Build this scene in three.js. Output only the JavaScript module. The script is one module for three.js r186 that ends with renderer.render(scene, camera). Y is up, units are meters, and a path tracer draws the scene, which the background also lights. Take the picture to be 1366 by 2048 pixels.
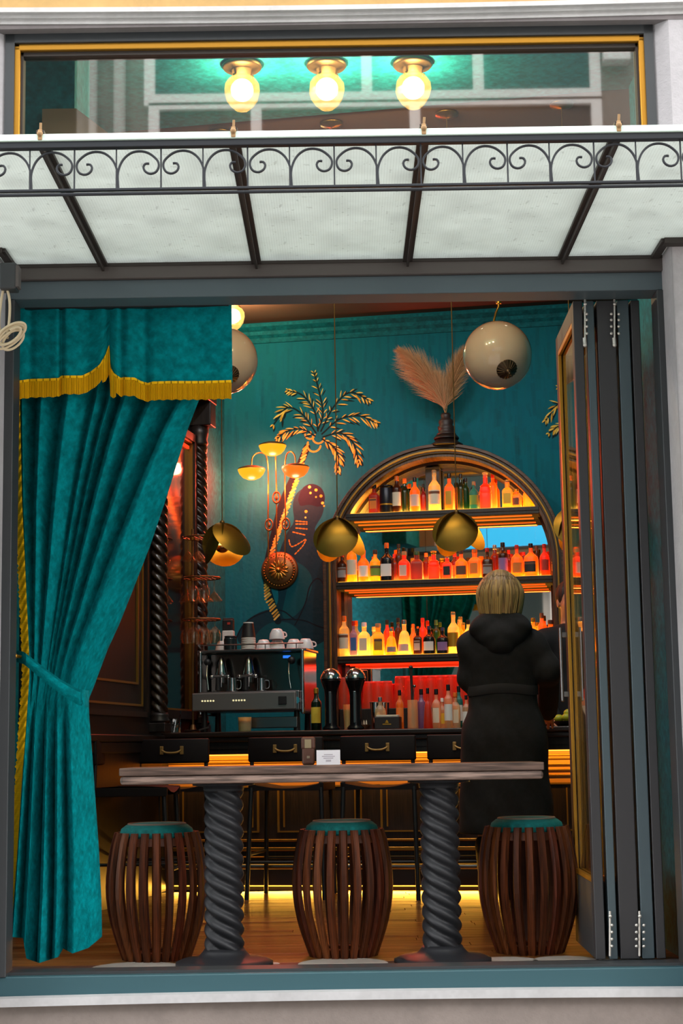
import * as THREE from 'three';
import { mergeGeometries, mergeVertices, toCreasedNormals } from 'three/addons/utils/BufferGeometryUtils.js';
import { RoundedBoxGeometry } from 'three/addons/geometries/RoundedBoxGeometry.js';
import { MarchingCubes } from 'three/addons/objects/MarchingCubes.js';
import { RectAreaLightUniformsLib } from 'three/addons/lights/RectAreaLightUniformsLib.js';
RectAreaLightUniformsLib.init();

// ---------------------------------------------------------------- camera, sky, exposure
const scene = new THREE.Scene();
const FOCAL = 3340, PITCH = 8.11 * Math.PI / 180, ROLL = -0.015;
const camera = new THREE.PerspectiveCamera(2 * Math.atan(1024 / FOCAL) * 180 / Math.PI, 1366 / 2048, 0.1, 100);
camera.position.set(0, 0.8, 6.1);
camera.rotation.set(PITCH, 0, ROLL, 'XYZ');
camera.updateMatrixWorld(true);
scene.add(camera);
const renderer = new THREE.WebGLRenderer({ antialias: true });
renderer.toneMapping = THREE.LinearToneMapping;
renderer.toneMappingExposure = 4.2;
renderer.shadowMap.enabled = true;
scene.background = new THREE.Color(1.0, .985, .975);      // even overcast sky
scene.backgroundIntensity = 1.0;
const LAMP = { bulb: .36, pendant: 0.2, sconce: 0.3, strip: 6, under: 9, spot: 1.1 };

// ---------------------------------------------------------------- helpers
const V = (x, y, z) => new THREE.Vector3(x, y, z);
const PSI = 10.5 * Math.PI / 180, CP = Math.cos(PSI), SP = Math.sin(PSI);
const W = (u, y, w) => V(u * CP - w * SP, y, -3.6 + u * SP + w * CP);     // room coordinates (along the bar, up, towards the street) to the world
const camR = new THREE.Matrix4().extractRotation(camera.matrixWorld);
const sight = (px, py) => V((px - 683) / FOCAL, -(py - 1024) / FOCAL, -1).applyMatrix4(camR);
function Z(px, py, z) { const d = sight(px, py); return d.multiplyScalar((z - 6.1) / d.z).add(camera.position); }      // a point on the plane at depth z
function U(px, py, w) {                                                                                                 // a point on a wall parallel to the bar
  const d = sight(px, py), n = V(-SP, 0, CP), o = V(0, 0, -3.6);
  const t = (w - camera.position.clone().sub(o).dot(n)) / d.dot(n), p = camera.position.clone().addScaledVector(d, t).sub(o);
  return { u: p.x * CP + p.z * SP, y: p.y, w };
}
function mulberry(a) { return () => { a = (a + 0x6d2b79f5) | 0; let t = Math.imul(a ^ (a >>> 15), 1 | a); t = (t + Math.imul(t ^ (t >>> 7), 61 | t)) ^ t; return ((t ^ (t >>> 14)) >>> 0) / 4294967296; }; }
const rnd = mulberry(7);
const lerp = (a, b, t) => a + (b - a) * t, clamp = (x, a = 0, b = 1) => Math.min(b, Math.max(a, x)), sstep = (a, b, x) => { const t = clamp((x - a) / (b - a)); return t * t * (3 - 2 * t); };
const table = (pts, x) => { if (x <= pts[0][0]) return pts[0][1]; for (let i = 1; i < pts.length; i++) if (x <= pts[i][0]) return lerp(pts[i - 1][1], pts[i][1], (x - pts[i - 1][0]) / (pts[i][0] - pts[i - 1][0])); return pts.at(-1)[1]; };
const taken = {};
const numbered = (n) => { const k = taken[n] = (taken[n] ?? -1) + 1; return k ? n + '_' + String(k).padStart(3, '0') : n; };
function tag(o, label, category, group) { o.userData.label = label; o.userData.category = category; if (group) o.userData.group = group; return o; }
function thing(name, label, category, pos = [0, 0, 0], turn = 0, group) {
  const o = new THREE.Group(); o.name = numbered(name); o.position.set(...(pos.isVector3 ? pos.toArray() : pos)); o.rotation.y = turn; scene.add(o);
  return tag(o, label, category, group);
}
const ROOM = -PSI;
function structure(name) { const o = new THREE.Group(); o.name = name; o.userData.kind = 'structure'; scene.add(o); return o; }
function triUV(g) {                                    // uv in metres, by the way each face looks
  const p = g.attributes.position, n = g.attributes.normal, uv = new Float32Array(p.count * 2);
  for (let i = 0; i < p.count; i++) {
    const ax = Math.abs(n.getX(i)), ay = Math.abs(n.getY(i)), az = Math.abs(n.getZ(i));
    uv[2 * i] = ax > ay && ax > az ? p.getZ(i) : p.getX(i); uv[2 * i + 1] = ay > ax && ay > az ? p.getZ(i) : p.getY(i);
  }
  g.setAttribute('uv', new THREE.BufferAttribute(uv, 2)); return g;
}
const plain = (g) => { const c = g.index ? g.toNonIndexed() : g.clone(); for (const k of Object.keys(c.attributes)) if (!['position', 'normal', 'uv'].includes(k)) c.deleteAttribute(k); if (!c.attributes.uv) triUV(c); return c; };
const join = (list) => list.length === 1 ? list[0] : mergeGeometries(list.map(plain));
function part(parent, name, geos, mat, meters = true) {
  const g = join([].concat(geos)); if (meters) triUV(g);
  const m = new THREE.Mesh(g, mat); m.name = parent === scene ? numbered(name) : name; m.castShadow = m.receiveShadow = true; parent.add(m); return m;
}
const box = (w, h, d, x = 0, y = 0, z = 0, r = 0) => { const g = r ? new RoundedBoxGeometry(w, h, d, 2, Math.min(r, w / 2.01, h / 2.01, d / 2.01)) : new THREE.BoxGeometry(w, h, d); g.translate(x, y, z); return g; };
const boxFT = (x0, x1, y0, y1, z0, z1, r = 0) => box(x1 - x0, y1 - y0, z1 - z0, (x0 + x1) / 2, (y0 + y1) / 2, (z0 + z1) / 2, r);
const tube = (pts, r, seg = 24, rad = 8, closed = false) => new THREE.TubeGeometry(new THREE.CatmullRomCurve3(pts.map((p) => p.isVector3 ? p : V(...p)), closed, 'centripetal'), seg, r, rad, closed);
const lathe = (pts, seg = 24) => new THREE.LatheGeometry(pts.map(([r, y]) => new THREE.Vector2(Math.max(r, 1e-4), y)), seg);
const cyl = (r0, r1, h, x = 0, y = 0, z = 0, seg = 16) => { const g = new THREE.CylinderGeometry(r0, r1, h, seg); g.translate(x, y, z); return g; };
const ball = (r, x = 0, y = 0, z = 0, a = 16, b = 12) => { const g = new THREE.SphereGeometry(r, a, b); g.translate(x, y, z); return g; };
function bar(a, b, r, seg = 8) { const d = b.clone().sub(a), g = new THREE.CylinderGeometry(r, r, d.length(), seg); g.applyQuaternion(new THREE.Quaternion().setFromUnitVectors(V(0, 1, 0), d.clone().normalize())); const c = a.clone().add(b).multiplyScalar(.5); g.translate(c.x, c.y, c.z); return g; }
function grid(nu, nv, f) {                              // a surface f(u, v) -> Vector3, v upward
  const pos = [], uv = [], idx = [];
  for (let j = 0; j <= nv; j++) for (let i = 0; i <= nu; i++) { const p = f(i / nu, j / nv); pos.push(p.x, p.y, p.z); uv.push(i / nu, j / nv); }
  for (let j = 0; j < nv; j++) for (let i = 0; i < nu; i++) { const a = j * (nu + 1) + i; idx.push(a, a + 1, a + nu + 2, a, a + nu + 2, a + nu + 1); }
  const g = new THREE.BufferGeometry(); g.setAttribute('position', new THREE.Float32BufferAttribute(pos, 3)); g.setAttribute('uv', new THREE.Float32BufferAttribute(uv, 2)); g.setIndex(idx); g.computeVertexNormals(); return g;
}
function extrude(shape, depth, bevel = 0, seg = 12) { return new THREE.ExtrudeGeometry(shape, { depth, bevelEnabled: bevel > 0, bevelThickness: bevel, bevelSize: bevel, bevelSegments: 2, curveSegments: seg }); }
function spiralColumn(r, h, twists, lobes, seg = 20, rows = 80, depth = .14, y0 = 0) {        // barley-sugar turning
  return grid(seg * 2, rows, (a, v) => { const th = a * Math.PI * 2, ph = lobes * (th + v * twists * Math.PI * 2 / 1), rr = r * (1 - depth + depth * Math.abs(Math.sin(ph / 2)) * 1.6 - depth * .3); return V(rr * Math.cos(th), y0 + v * h, -rr * Math.sin(th)); });
}
const ORD = ['', 'first', 'second', 'third', 'fourth', 'fifth', 'sixth', 'seventh', 'eighth', 'ninth', 'tenth', 'eleventh', 'twelfth', 'thirteenth', 'fourteenth', 'fifteenth', 'sixteenth', 'seventeenth', 'eighteenth', 'nineteenth', 'twentieth', 'twenty-first', 'twenty-second', 'twenty-third', 'twenty-fourth', 'twenty-fifth', 'twenty-sixth', 'twenty-seventh', 'twenty-eighth', 'twenty-ninth', 'thirtieth'];

// ---------------------------------------------------------------- textures
function lattice(seed, n) { const r = mulberry(seed), a = new Float32Array(n * n); for (let i = 0; i < a.length; i++) a[i] = r(); return (x, y) => { const xi = Math.floor(x), yi = Math.floor(y), fx = x - xi, fy = y - yi, s = fx * fx * (3 - 2 * fx), t = fy * fy * (3 - 2 * fy), m = (i, j) => a[(((j % n) + n) % n) * n + (((i % n) + n) % n)]; return lerp(lerp(m(xi, yi), m(xi + 1, yi), s), lerp(m(xi, yi + 1), m(xi + 1, yi + 1), s), t); }; }
function field(size, seed, fx, fy, oct = 5) {            // tileable fbm in 0..1
  const layers = []; for (let o = 0; o < oct; o++) layers.push(lattice(seed + o, 256));
  const out = new Float32Array(size * size);
  for (let j = 0; j < size; j++) for (let i = 0; i < size; i++) { let s = 0, a = .5, k = 1; for (let o = 0; o < oct; o++) { const nx = fx * k, ny = fy * k; s += a * per(layers[o], i / size * nx, j / size * ny, nx, ny); a *= .5; k *= 2; } out[j * size + i] = s; }
  return out;
}
function per(l, x, y, nx, ny) { const xi = Math.floor(x), yi = Math.floor(y), fx = x - xi, fy = y - yi, s = fx * fx * (3 - 2 * fx), t = fy * fy * (3 - 2 * fy), q = (i, j) => l(((i % nx) + nx) % nx, ((j % ny) + ny) % ny); return lerp(lerp(q(xi, yi), q(xi + 1, yi), s), lerp(q(xi, yi + 1), q(xi + 1, yi + 1), s), t); }
function texture(size, fn, repeat = 1, srgb = true) {
  const d = new Uint8Array(size * size * 4);
  for (let j = 0; j < size; j++) for (let i = 0; i < size; i++) { const c = fn(i, j), o = (j * size + i) * 4; d[o] = clamp(c[0] * 255, 0, 255); d[o + 1] = clamp(c[1] * 255, 0, 255); d[o + 2] = clamp(c[2] * 255, 0, 255); d[o + 3] = 255; }
  const t = new THREE.DataTexture(d, size, size); t.wrapS = t.wrapT = THREE.RepeatWrapping; t.magFilter = THREE.LinearFilter; t.minFilter = THREE.LinearFilter; if (srgb) t.colorSpace = THREE.SRGBColorSpace; t.repeat.set(repeat, repeat); t.needsUpdate = true; return t;
}
const turned = (t, a = Math.PI / 2) => { const c = t.clone(); c.rotation = a; c.needsUpdate = true; return c; };
const fVelvet = field(512, 11, 22, 22, 4), fFine = field(512, 21, 60, 60, 2), fGrain = field(512, 31, 60, 4, 4), fBig = field(512, 41, 4, 4, 5);
const tVelvet = texture(512, (i, j) => { const v = .86 + .42 * (fVelvet[j * 512 + i] - .45) + .12 * (fFine[j * 512 + i] - .4); return [v, v, v]; }, 2.2);
const tFine = texture(512, (i, j) => { const v = fFine[j * 512 + i]; return [v, v, v]; }, 3, false);
const tGrain = texture(512, (i, j) => { const v = .5 + .75 * (fGrain[j * 512 + i] - .2); return [v, v * .98, v * .95]; }, 2.5);
const tStone = texture(512, (i, j) => { const v = .86 + .22 * (fBig[j * 512 + i] - .45) + .06 * (fFine[j * 512 + i] - .4); return [v, v, v]; }, 1.1);
const tFringe = (() => { const r = mulberry(77), c = [...Array(512)].map((_, i) => i % 16 < 3 ? .5 + .2 * r() : .94 + .06 * r()); return texture(512, (i) => [c[i], c[i], c[i]], 1); })();
const tGlass = texture(1024, (i, j) => { const k = (j >> 1) % 512 * 512 + ((i >> 1) % 512), w = (i % 22) < 2 ? .86 : 1, spots = fVelvet[k] > .72 ? .9 : 1, v = (.9 + .12 * (fBig[k] - .45)) * w * spots; return [v, v, v * .985]; }, 2.4);

// ---------------------------------------------------------------- materials
const M = {};
const std = (color, rough = .6, metal = 0, more = {}) => new THREE.MeshPhysicalMaterial({ color, roughness: rough, metalness: metal, ...more });
M.stone = std('#cfccd0', .85, 0, { map: tStone, bumpMap: tFine, bumpScale: .001 });
M.cornice = std('#e2e0e0', .7, 0, { map: tStone });
M.tan = std('#d8b070', .85, 0, { map: tStone });
M.greyWall = std('#8d8687', .85, 0, { map: tStone });
M.ledge = std('#dcdcdf', .6, 0, { map: tStone });
M.base = std('#a1958f', .85, 0, { map: tStone, bumpMap: tFine, bumpScale: .001 });
M.anthracite = std('#3e4144', .45, .2);
M.lintel = std('#56646b', .5, .1);
M.lintelTop = std('#5a5452', .6, .1);
M.sill = std('#375b64', .45, .1);
M.doorFrame = std('#37373a', .45, .2);
M.doorFrameBlue = std('#46555c', .4, .2);
M.goldTrim = std('#b8842c', .38, .75);
M.goldDull = std('#9a7430', .45, .7);
M.black = std('#17171a', .5);
M.iron = std('#303338', .45, .4);
M.ironBrown = std('#3b3532', .6, .2);
M.pane = new THREE.MeshPhysicalMaterial({ color: '#ffffff', roughness: .02, transmission: 1, thickness: 0, ior: 1.6 });
M.windowPane = new THREE.MeshPhysicalMaterial({ color: '#dfeeea', roughness: .02, transmission: 1, thickness: 0, ior: 2.3 });
M.canopyGlass = new THREE.MeshPhysicalMaterial({ color: '#e2e9ea', map: tGlass, roughness: .92, transmission: .8, thickness: 0, ior: 1.3 });
M.glassEdge = std('#d5ece2', .3);
M.velvet = std('#008f97', .95, 0, { map: tVelvet, bumpMap: tFine, bumpScale: .002, specularIntensity: .15, sheen: .35, sheenColor: new THREE.Color('#00a8b0'), sheenRoughness: .5 });
M.fringe = std('#ffc610', .8, 0, { map: tFringe, specularIntensity: .3 });
M.cream = std('#d8c7a6', .6);
M.rust = std('#a5855f', .9);

// ================================================================ THE FRONT OF THE BUILDING
const XL = -1.235, XR = 1.205;          // opening
{
  const f = structure('wall_front');
  part(f, 'pier', boxFT(-3.2, XL - .012, -.045, 2.66, -.12, .2, .012), M.stone);
  part(f, 'pier', boxFT(XR + .012, 3.2, -.045, 2.66, -.12, .2, .012), M.stone);
  const upper = (x0, x1, lean) => { const s = new THREE.Shape([[x0, -.12], [x1, -.12], [x1, lean > 0 ? .042 : -.01], [x1 - (lean > 0 ? 0 : .05), .042], [x0 + (lean > 0 ? .05 : 0), .042], [x0, lean > 0 ? -.01 : .042]].map(([x, z]) => new THREE.Vector2(x, -z))); const g = extrude(s, .90); g.rotateX(-Math.PI / 2); g.translate(0, 2.66, 0); return g; };
  part(f, 'upper_pier', upper(-3.2, XL - .032, -1), M.stone); part(f, 'upper_pier', upper(XR + .022, 3.2, 1), M.stone);
  part(f, 'lintel_beam', boxFT(-3.2, 3.2, 2.632, 2.70, -.13, .02), M.greyWall);
  part(f, 'head_wall', boxFT(-3.2, 3.2, 3.546, 3.9, -.16, .044), M.greyWall);
  part(f, 'upper_wall', boxFT(-3.2, 3.2, 3.6, 6.5, -.14, .06), M.tan);
  part(f, 'base_wall', boxFT(-3.2, 3.2, -.8, -.072, -.2, .04), M.base);
  const bow = (y0, y1, z, mat, name, sag) => {           // mouldings that dip a little towards the middle
    const g = new THREE.BoxGeometry(6.4, y1 - y0, z + .1, 64, 1, 1), p = g.attributes.position;
    for (let i = 0; i < p.count; i++) p.setY(i, p.getY(i) - sag * (1 - (p.getX(i) / 1.25) ** 2 / 1) * (Math.abs(p.getX(i)) < 1.8 ? 1 : 0) + (Math.abs(p.getX(i)) < 1.8 ? 0 : sag));
    g.translate(0, (y0 + y1) / 2, (z - .1) / 2); g.computeVertexNormals(); return part(f, name, g, mat);
  };
  bow(3.564, 3.582, .05, M.cornice, 'cornice_moulding', .009);
  bow(3.582, 3.596, .065, M.cornice, 'cornice_moulding', .009);
  bow(3.596, 3.615, .085, M.cornice, 'cornice_moulding', .009);
  bow(-.075, -.046, .07, M.ledge, 'ledge', -.008);
}
{
  const t = structure('trim_1');       // dark frame of the big opening
  part(t, 'frame_post', boxFT(XL - .03, XL + .022, .02, 2.49, -.1, .02, .004), M.anthracite);
  part(t, 'frame_post', boxFT(XR - .012, XR + .03, .02, 2.49, -.1, .02, .004), M.anthracite);
  part(t, 'head_rail', boxFT(XL - .03, XR + .02, 2.492, 2.562, -.12, .01, .004), M.lintel);
  part(t, 'head_fascia', boxFT(XL - .03, XR + .02, 2.562, 2.634, -.1, .03, .004), M.lintelTop);
  part(t, 'sill', boxFT(-3, 3, -.048, .022, -.16, .012, .006), M.sill);
  part(t, 'track', boxFT(XL, XR, .02, .032, -.13, -.02), M.anthracite);
}
{
  const w = structure('window_1');     // transom above the canopy
  const y0 = 2.70, y1 = 3.546, x0 = XL - .03, x1 = XR + .02;
  part(w, 'window_frame', [boxFT(x0, x1, y1 - .035, y1, -.1, .0), boxFT(x0, x1, y0, y0 + .04, -.1, 0), boxFT(x0, x0 + .035, y0, y1, -.1, 0), boxFT(x1 - .035, x1, y0, y1, -.1, 0)], M.anthracite);
  part(w, 'gold_bead', [boxFT(x0 + .03, x1 - .03, y1 - .062, y1 - .034, -.08, -.012, .004), boxFT(x0 + .03, x0 + .055, y0, y1 - .034, -.08, -.012, .004), boxFT(x1 - .055, x1 - .03, y0, y1 - .034, -.08, -.012, .004)], M.goldTrim);
  part(w, 'inner_bead', [boxFT(x0 + .05, x1 - .05, y1 - .078, y1 - .062, -.08, -.03), boxFT(x0 + .055, x0 + .064, y0, y1 - .06, -.08, -.03), boxFT(x1 - .064, x1 - .055, y0, y1 - .06, -.08, -.03)], M.ironBrown);
  const g = new THREE.PlaneGeometry(x1 - x0 - .1, y1 - y0 - .1); g.translate((x0 + x1) / 2, (y0 + y1) / 2, -.05); part(w, 'pane', g, M.windowPane);
}

// ---------------------------------------------------------------- canopy of wired glass with a wrought iron valance
{
  const c = thing('glass_canopy', 'wired frosted glass canopy with dark iron ribs and scrolled valance above the opening', 'canopy', [0, 2.62, 0]);
  const zf = 1.33, ribs = [-1.455, -.88, -.305, .262, .842, 1.42], xs = [-2.3, ...ribs, 2.3];
  for (let i = 0; i + 1 < xs.length; i++) part(c, 'glass_panel', boxFT(xs[i] + .006, xs[i + 1] - .006, .0, .008, .02, zf), M.canopyGlass);
  for (const x of ribs) {
    const r = part(c, 'rib', [boxFT(x - .018, x + .018, -.012, -.001, .0, zf - .01), boxFT(x - .004, x + .004, -.03, -.008, .0, zf - .01), boxFT(x - .012, x + .012, .009, .02, .0, zf + .012)], M.ironBrown);
    part(r, 'clip', [boxFT(x - .007, x + .007, -.012, .022, zf - .004, zf + .014, .003), bar(V(x, .01, zf + .006), V(x + .002, .042, zf + .012), .0038), ball(.009, x, .008, zf + .014)], M.rust);
  }
  part(c, 'wall_bar', [boxFT(-2.3, 2.3, -.012, .012, -.0, .035), boxFT(XR - .03, XR + .0, -.014, .012, .0, .24), boxFT(XL - .0, XL + .03, -.014, .012, .0, .24), boxFT(XR - .02, 2.3, -.02, .012, .2, .25), boxFT(-2.3, XL + .02, -.02, .012, .2, .25)], M.ironBrown);
  part(c, 'front_edge', boxFT(-2.3, 2.3, -.014, .008, zf, zf + .012, .003), M.glassEdge);
  part(c, 'front_bar', boxFT(-2.3, 2.3, -.034, -.013, zf - .02, zf + .006, .003), M.iron);
  const top = -.034, h = .128, zz = zf - .008;
  part(c, 'lower_bar', [boxFT(-2.3, 2.3, top - h - .004, top - h + .004, zz - .007, zz + .007, .002), bar(V(-2.3, top - h - .012, zz), V(2.3, top - h - .012, zz), .0055, 8)], M.iron);
  const k = .00077, sc = [[-165, 250], [-166, 180], [-147, 130], [-118, 103], [-90, 95], [-62, 98], [-38, 110], [-12, 138], [-9, 160], [-20, 182], [-42, 189], [-62, 178], [-68, 160], [-60, 147], [-46, 147]];
  const curl = (s) => tube(sc.map(([x, v]) => V(-s * x * k, -(v - 82) * .000745, 0)), .0038, 56, 6);
  const scr = [curl(-1), curl(1)], upr = bar(V(0, 0, 0), V(0, -h, 0), .0028, 6), post = [bar(V(-.004, 0, 0), V(-.004, -h, 0), .0024, 6)];
  for (let i = -7; i <= 8; i++) {
    const x = -1.038 + (i + 4) * .258;
    for (const g of [...scr]) { const m = part(c, 'scroll', g, M.iron, false); m.position.set(x, top, zz); }
    let m = part(c, 'upright', upr, M.iron, false); m.position.set(x, top, zz);
    m = part(c, 'upright', post[0], M.iron, false); m.position.set(x + .129, top, zz);
  }
}
// ---------------------------------------------------------------- cable box and coiled cable
{
  const t = thing('junction_box', 'dark grey junction box at the end of the door head', 'box', Z(19, 556, .235).toArray());
  part(t, 'housing', box(.062, .098, .07, 0, 0, 0, .008), M.anthracite);
  part(t, 'side_plate', box(.012, .08, .05, .034, -.002, .01, .003), M.lintelTop);
  const B0 = Z(19, 576, .2), y = B0.y, x = B0.x, c = [];
  c.push(tube([V(x - .012, y + .005, .235), V(x - .024, y - .08, .24), V(x - .026, y - .16, .24), V(x - .012, y - .19, .245), V(x + .008, y - .198, .245)], .0048, 30));
  c.push(tube([V(x - .008, y + .005, .235), V(x + .008, y - .05, .24), V(x + .01, y - .13, .245), V(x + .002, y - .19, .25), V(x - .014, y - .215, .245)], .0048, 30));
  const loop = []; for (let i = 0; i <= 100; i++) { const a = i / 100 * Math.PI * 2 * 4.2, rr = .045 - .006 * Math.sin(a * .31); loop.push(V(x + .022 + rr * Math.cos(a + .4) + .008 * Math.sin(i * .13), y - .198 + .023 * Math.sin(a + .9) - .012 * Math.sin(i * .07) + rr * .35 * Math.cos(a), .25 + .012 * Math.sin(a) + i * .0003)); }
  c.push(tube(loop, .0048, 260, 8));
  tag(part(scene, 'cable', c, M.cream), 'coiled cream cable hanging from the junction box beside the curtain', 'cable');
}

// ================================================================ CURTAIN
{
  const Lx = [[590, 34], [800, 38], [1000, 42], [1300, 56], [1350, 57], [1600, 40], [1800, 26], [1930, 16]], Rx = [[590, 455], [700, 430], [800, 398], [860, 375], [970, 341], [1010, 328], [1090, 301], [1180, 266], [1250, 238], [1300, 215], [1370, 189], [1400, 177], [1440, 179], [1500, 184], [1600, 191], [1700, 198], [1800, 203], [1930, 205]];
  const hem = [[0, 1874], [.14, 1876], [.19, 1917], [.33, 1926], [.53, 1914], [.58, 1897], [.68, 1907], [.85, 1896], [1, 1873]];
  const e1 = [0, .1, .245, .417, .49, .565, .71, .885, 1.0], e2 = [0, .12, .3, .46, .62, 1.0];
  const lip = [[800, .885], [1000, .775], [1200, .665], [1350, .56]];
  const saw = (e, s, a, soft) => { let z = 0; for (let i = 0; i + 1 < e.length; i++) if (s >= e[i] && s <= e[i + 1]) { const t = (s - e[i]) / (e[i + 1] - e[i]), w = e[i + 1] - e[i]; z = Math.sqrt(Math.max(0, Math.sin(Math.min(t * soft, 1) * Math.PI / 2))) * (1 - .9 * t ** 1.6) * Math.min(1, w * 9); } return a * z; };
  const t = thing('curtain', 'long teal crushed velvet curtain drawn to the side by a velvet tieback', 'curtain', [0, 0, 0]);
  const surf = (s, v, off = 0) => {
    const hy = table(hem, s), py = lerp(590, hy, 1 - v), l = table(Lx, py), r = table(Rx, py), tie = Math.exp(-(((py - 1385) / 75) ** 2)), low = sstep(1360, 1440, py);
    const z = -.29 + lerp(saw(e1.map((e, i) => i > 7 ? e : e / .885 * table(lip, py)), s, .13 * lerp(1, .45, sstep(900, 1350, py)), 6), saw(e2, s, .13 * sstep(1330, 1600, py) + .03, 4), low) * (1 - .6 * tie) + .02 * Math.sin(s * 9 + py * .006) + (s > .97 ? -.5 * (s - .97) : 0) + off + .016 * sstep(1650, 1900, py) * Math.sin(s * 21 + 1);
    return Z(lerp(l, r, s), py, z);
  };
  const cloth = grid(220, 150, (s, v) => surf(s, v)); const uv = cloth.attributes.uv; for (let i = 0; i < uv.count; i++) uv.setXY(i, uv.getX(i) * .8, uv.getY(i) * 2.5);
  part(t, 'drape', cloth, M.velvet, false);
  const edge = grid(6, 260, (s, v) => { const py = lerp(800, 1935, 1 - v), l = table(Lx, py) + (py > 1850 ? -(py - 1850) * .08 : 0), j = Math.sin(v * 900) * 1.5 + Math.sin(v * 331) * 1.2, w = py < 830 ? 10 : 15; return Z(l - w * (1 - s) + (s < .2 ? j : 0) + 2, py, -.2 - .01 * Math.cos(s * 3) + .004 * Math.sin(v * 1300 + s * 9)); });
  { const q = edge.attributes.uv; for (let i = 0; i < q.count; i++) { const x = q.getX(i); q.setXY(i, q.getY(i) * 14, x); } }
  part(t, 'edge_fringe', edge, M.fringe, false);
  const band = grid(60, 6, (s, v) => { const p = Z(lerp(33, 178, s), table([[0, 1312], [.1, 1316], [.35, 1345], [.6, 1373], [.85, 1394], [1, 1398]], s) + lerp(14, -14, v) * lerp(.85, 1.2, s), -.105 - .09 * (s > .88 ? ((s - .88) / .12) ** 2 : 0) - .1 * Math.max(0, .12 - s) / .12 + .012 * Math.sin(v * Math.PI) + .003 * Math.sin(v * 18)); return p; });
  part(t, 'tieback', band, M.velvet, true);
  part(t, 'tieback_hook', [bar(Z(30, 1312, -.1), Z(48, 1314, -.16), .006), ball(.01, ...Z(30, 1312, -.1).toArray())], M.goldTrim);
}
{
  const t = thing('valance', 'teal velvet pelmet with yellow bullion fringe across the top of the curtain', 'valance', [0, 0, 0]);
  const low = [[32, 764], [60, 760], [118, 758], [124, 753], [165, 753], [182, 745], [200, 731], [212, 711], [219, 690], [221, 735], [228, 748], [243, 758], [247, 756], [270, 757], [282, 764], [297, 768], [305, 765], [340, 764], [400, 764], [463, 762]];
  const fold = (px) => { let z = 0; for (const [c, w, a] of [[123, 5, .03], [219, 8, .035], [246, 6, .03], [297, 7, .028], [60, 9, .012], [175, 14, .015], [330, 20, .012]]) z -= a * Math.exp(-(((px - c) / w) ** 2)); return z + .008 * Math.sin(px * .06); };
  const at = (px, py) => Z(px, py, -.125 + fold(px) * lerp(.7, 1, clamp((py - 590) / 170)) + .004 * Math.sin(py * .05 + px * .02));
  const cols = 210, pxs = (s) => lerp(32, 463, s) - 0;
  const cloth = grid(cols, 40, (s, v) => { const px = pxs(s), yb = table(low, px) + 3; return at(px + (1 - v) * (px > 440 ? (px - 440) / 23 * 2 : 0), lerp(588, yb, 1 - v)); });
  const uv = cloth.attributes.uv; for (let i = 0; i < uv.count; i++) uv.setXY(i, uv.getX(i) * .8 + .3, uv.getY(i) * .35 + .2);
  part(t, 'cloth', cloth, M.velvet, false);
  const fr = grid(430 * 2, 3, (s, v) => { const px = pxs(s), y0 = table(low, px), k = (s * 215 * 2) % 1, h = px > 205 && px < 232 ? lerp(60, 44, Math.abs(px - 219) / 13) : 36, p = at(px, lerp(y0, y0 + h + .8 * Math.sin(px * .37) * (1 - v), 1 - v)); p.z += 0.005 + .003 * Math.sin(s * 215 * Math.PI * 2) * (v < .9 ? 1 : .3); return p; });
  { const q = fr.attributes.uv; for (let i = 0; i < q.count; i++) q.setX(i, q.getX(i) * 4); }
  part(t, 'fringe', fr, M.fringe, false);
  part(t, 'braid', grid(160, 2, (s, v) => { const px = pxs(s), p = at(px, table(low, px) + lerp(4, -1, v)); p.z += .0085; return p; }), M.fringe, false);
  part(t, 'heading', boxFT(-1.2, -.42, 2.488, 2.50, -.14, -.11), M.black);
}

// ================================================================ THE ROOM
M.darkWood = std('#2a201d', .42, 0, { map: tGrain });
M.darkWood2 = std('#33241d', .45, 0, { map: tGrain });
M.brownWood = std('#6b4227', .45, 0, { map: turned(tGrain) });
M.warmWood = std('#7a4a2a', .4, 0, { map: tGrain });
M.ceilDark = std('#7d5640', .7);
M.ceilTeal = std('#129aa8', .6, 0, { map: tVelvet });
M.teal = std('#087480', .75, 0, { specularIntensity: .4, map: tVelvet });
M.mirror = std('#d8d2cc', .02, 1);
M.brass = std('#b5853a', .3, .9);
M.brassDark = std('#7a5a34', .42, .8);
M.chrome = std('#d0d0d2', .14, 1);
M.steel = std('#8d8c8c', .28, 1);
const UB0 = -1.12, UB1 = 1.95, WB = -1.6, CEIL = 3.78;

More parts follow.
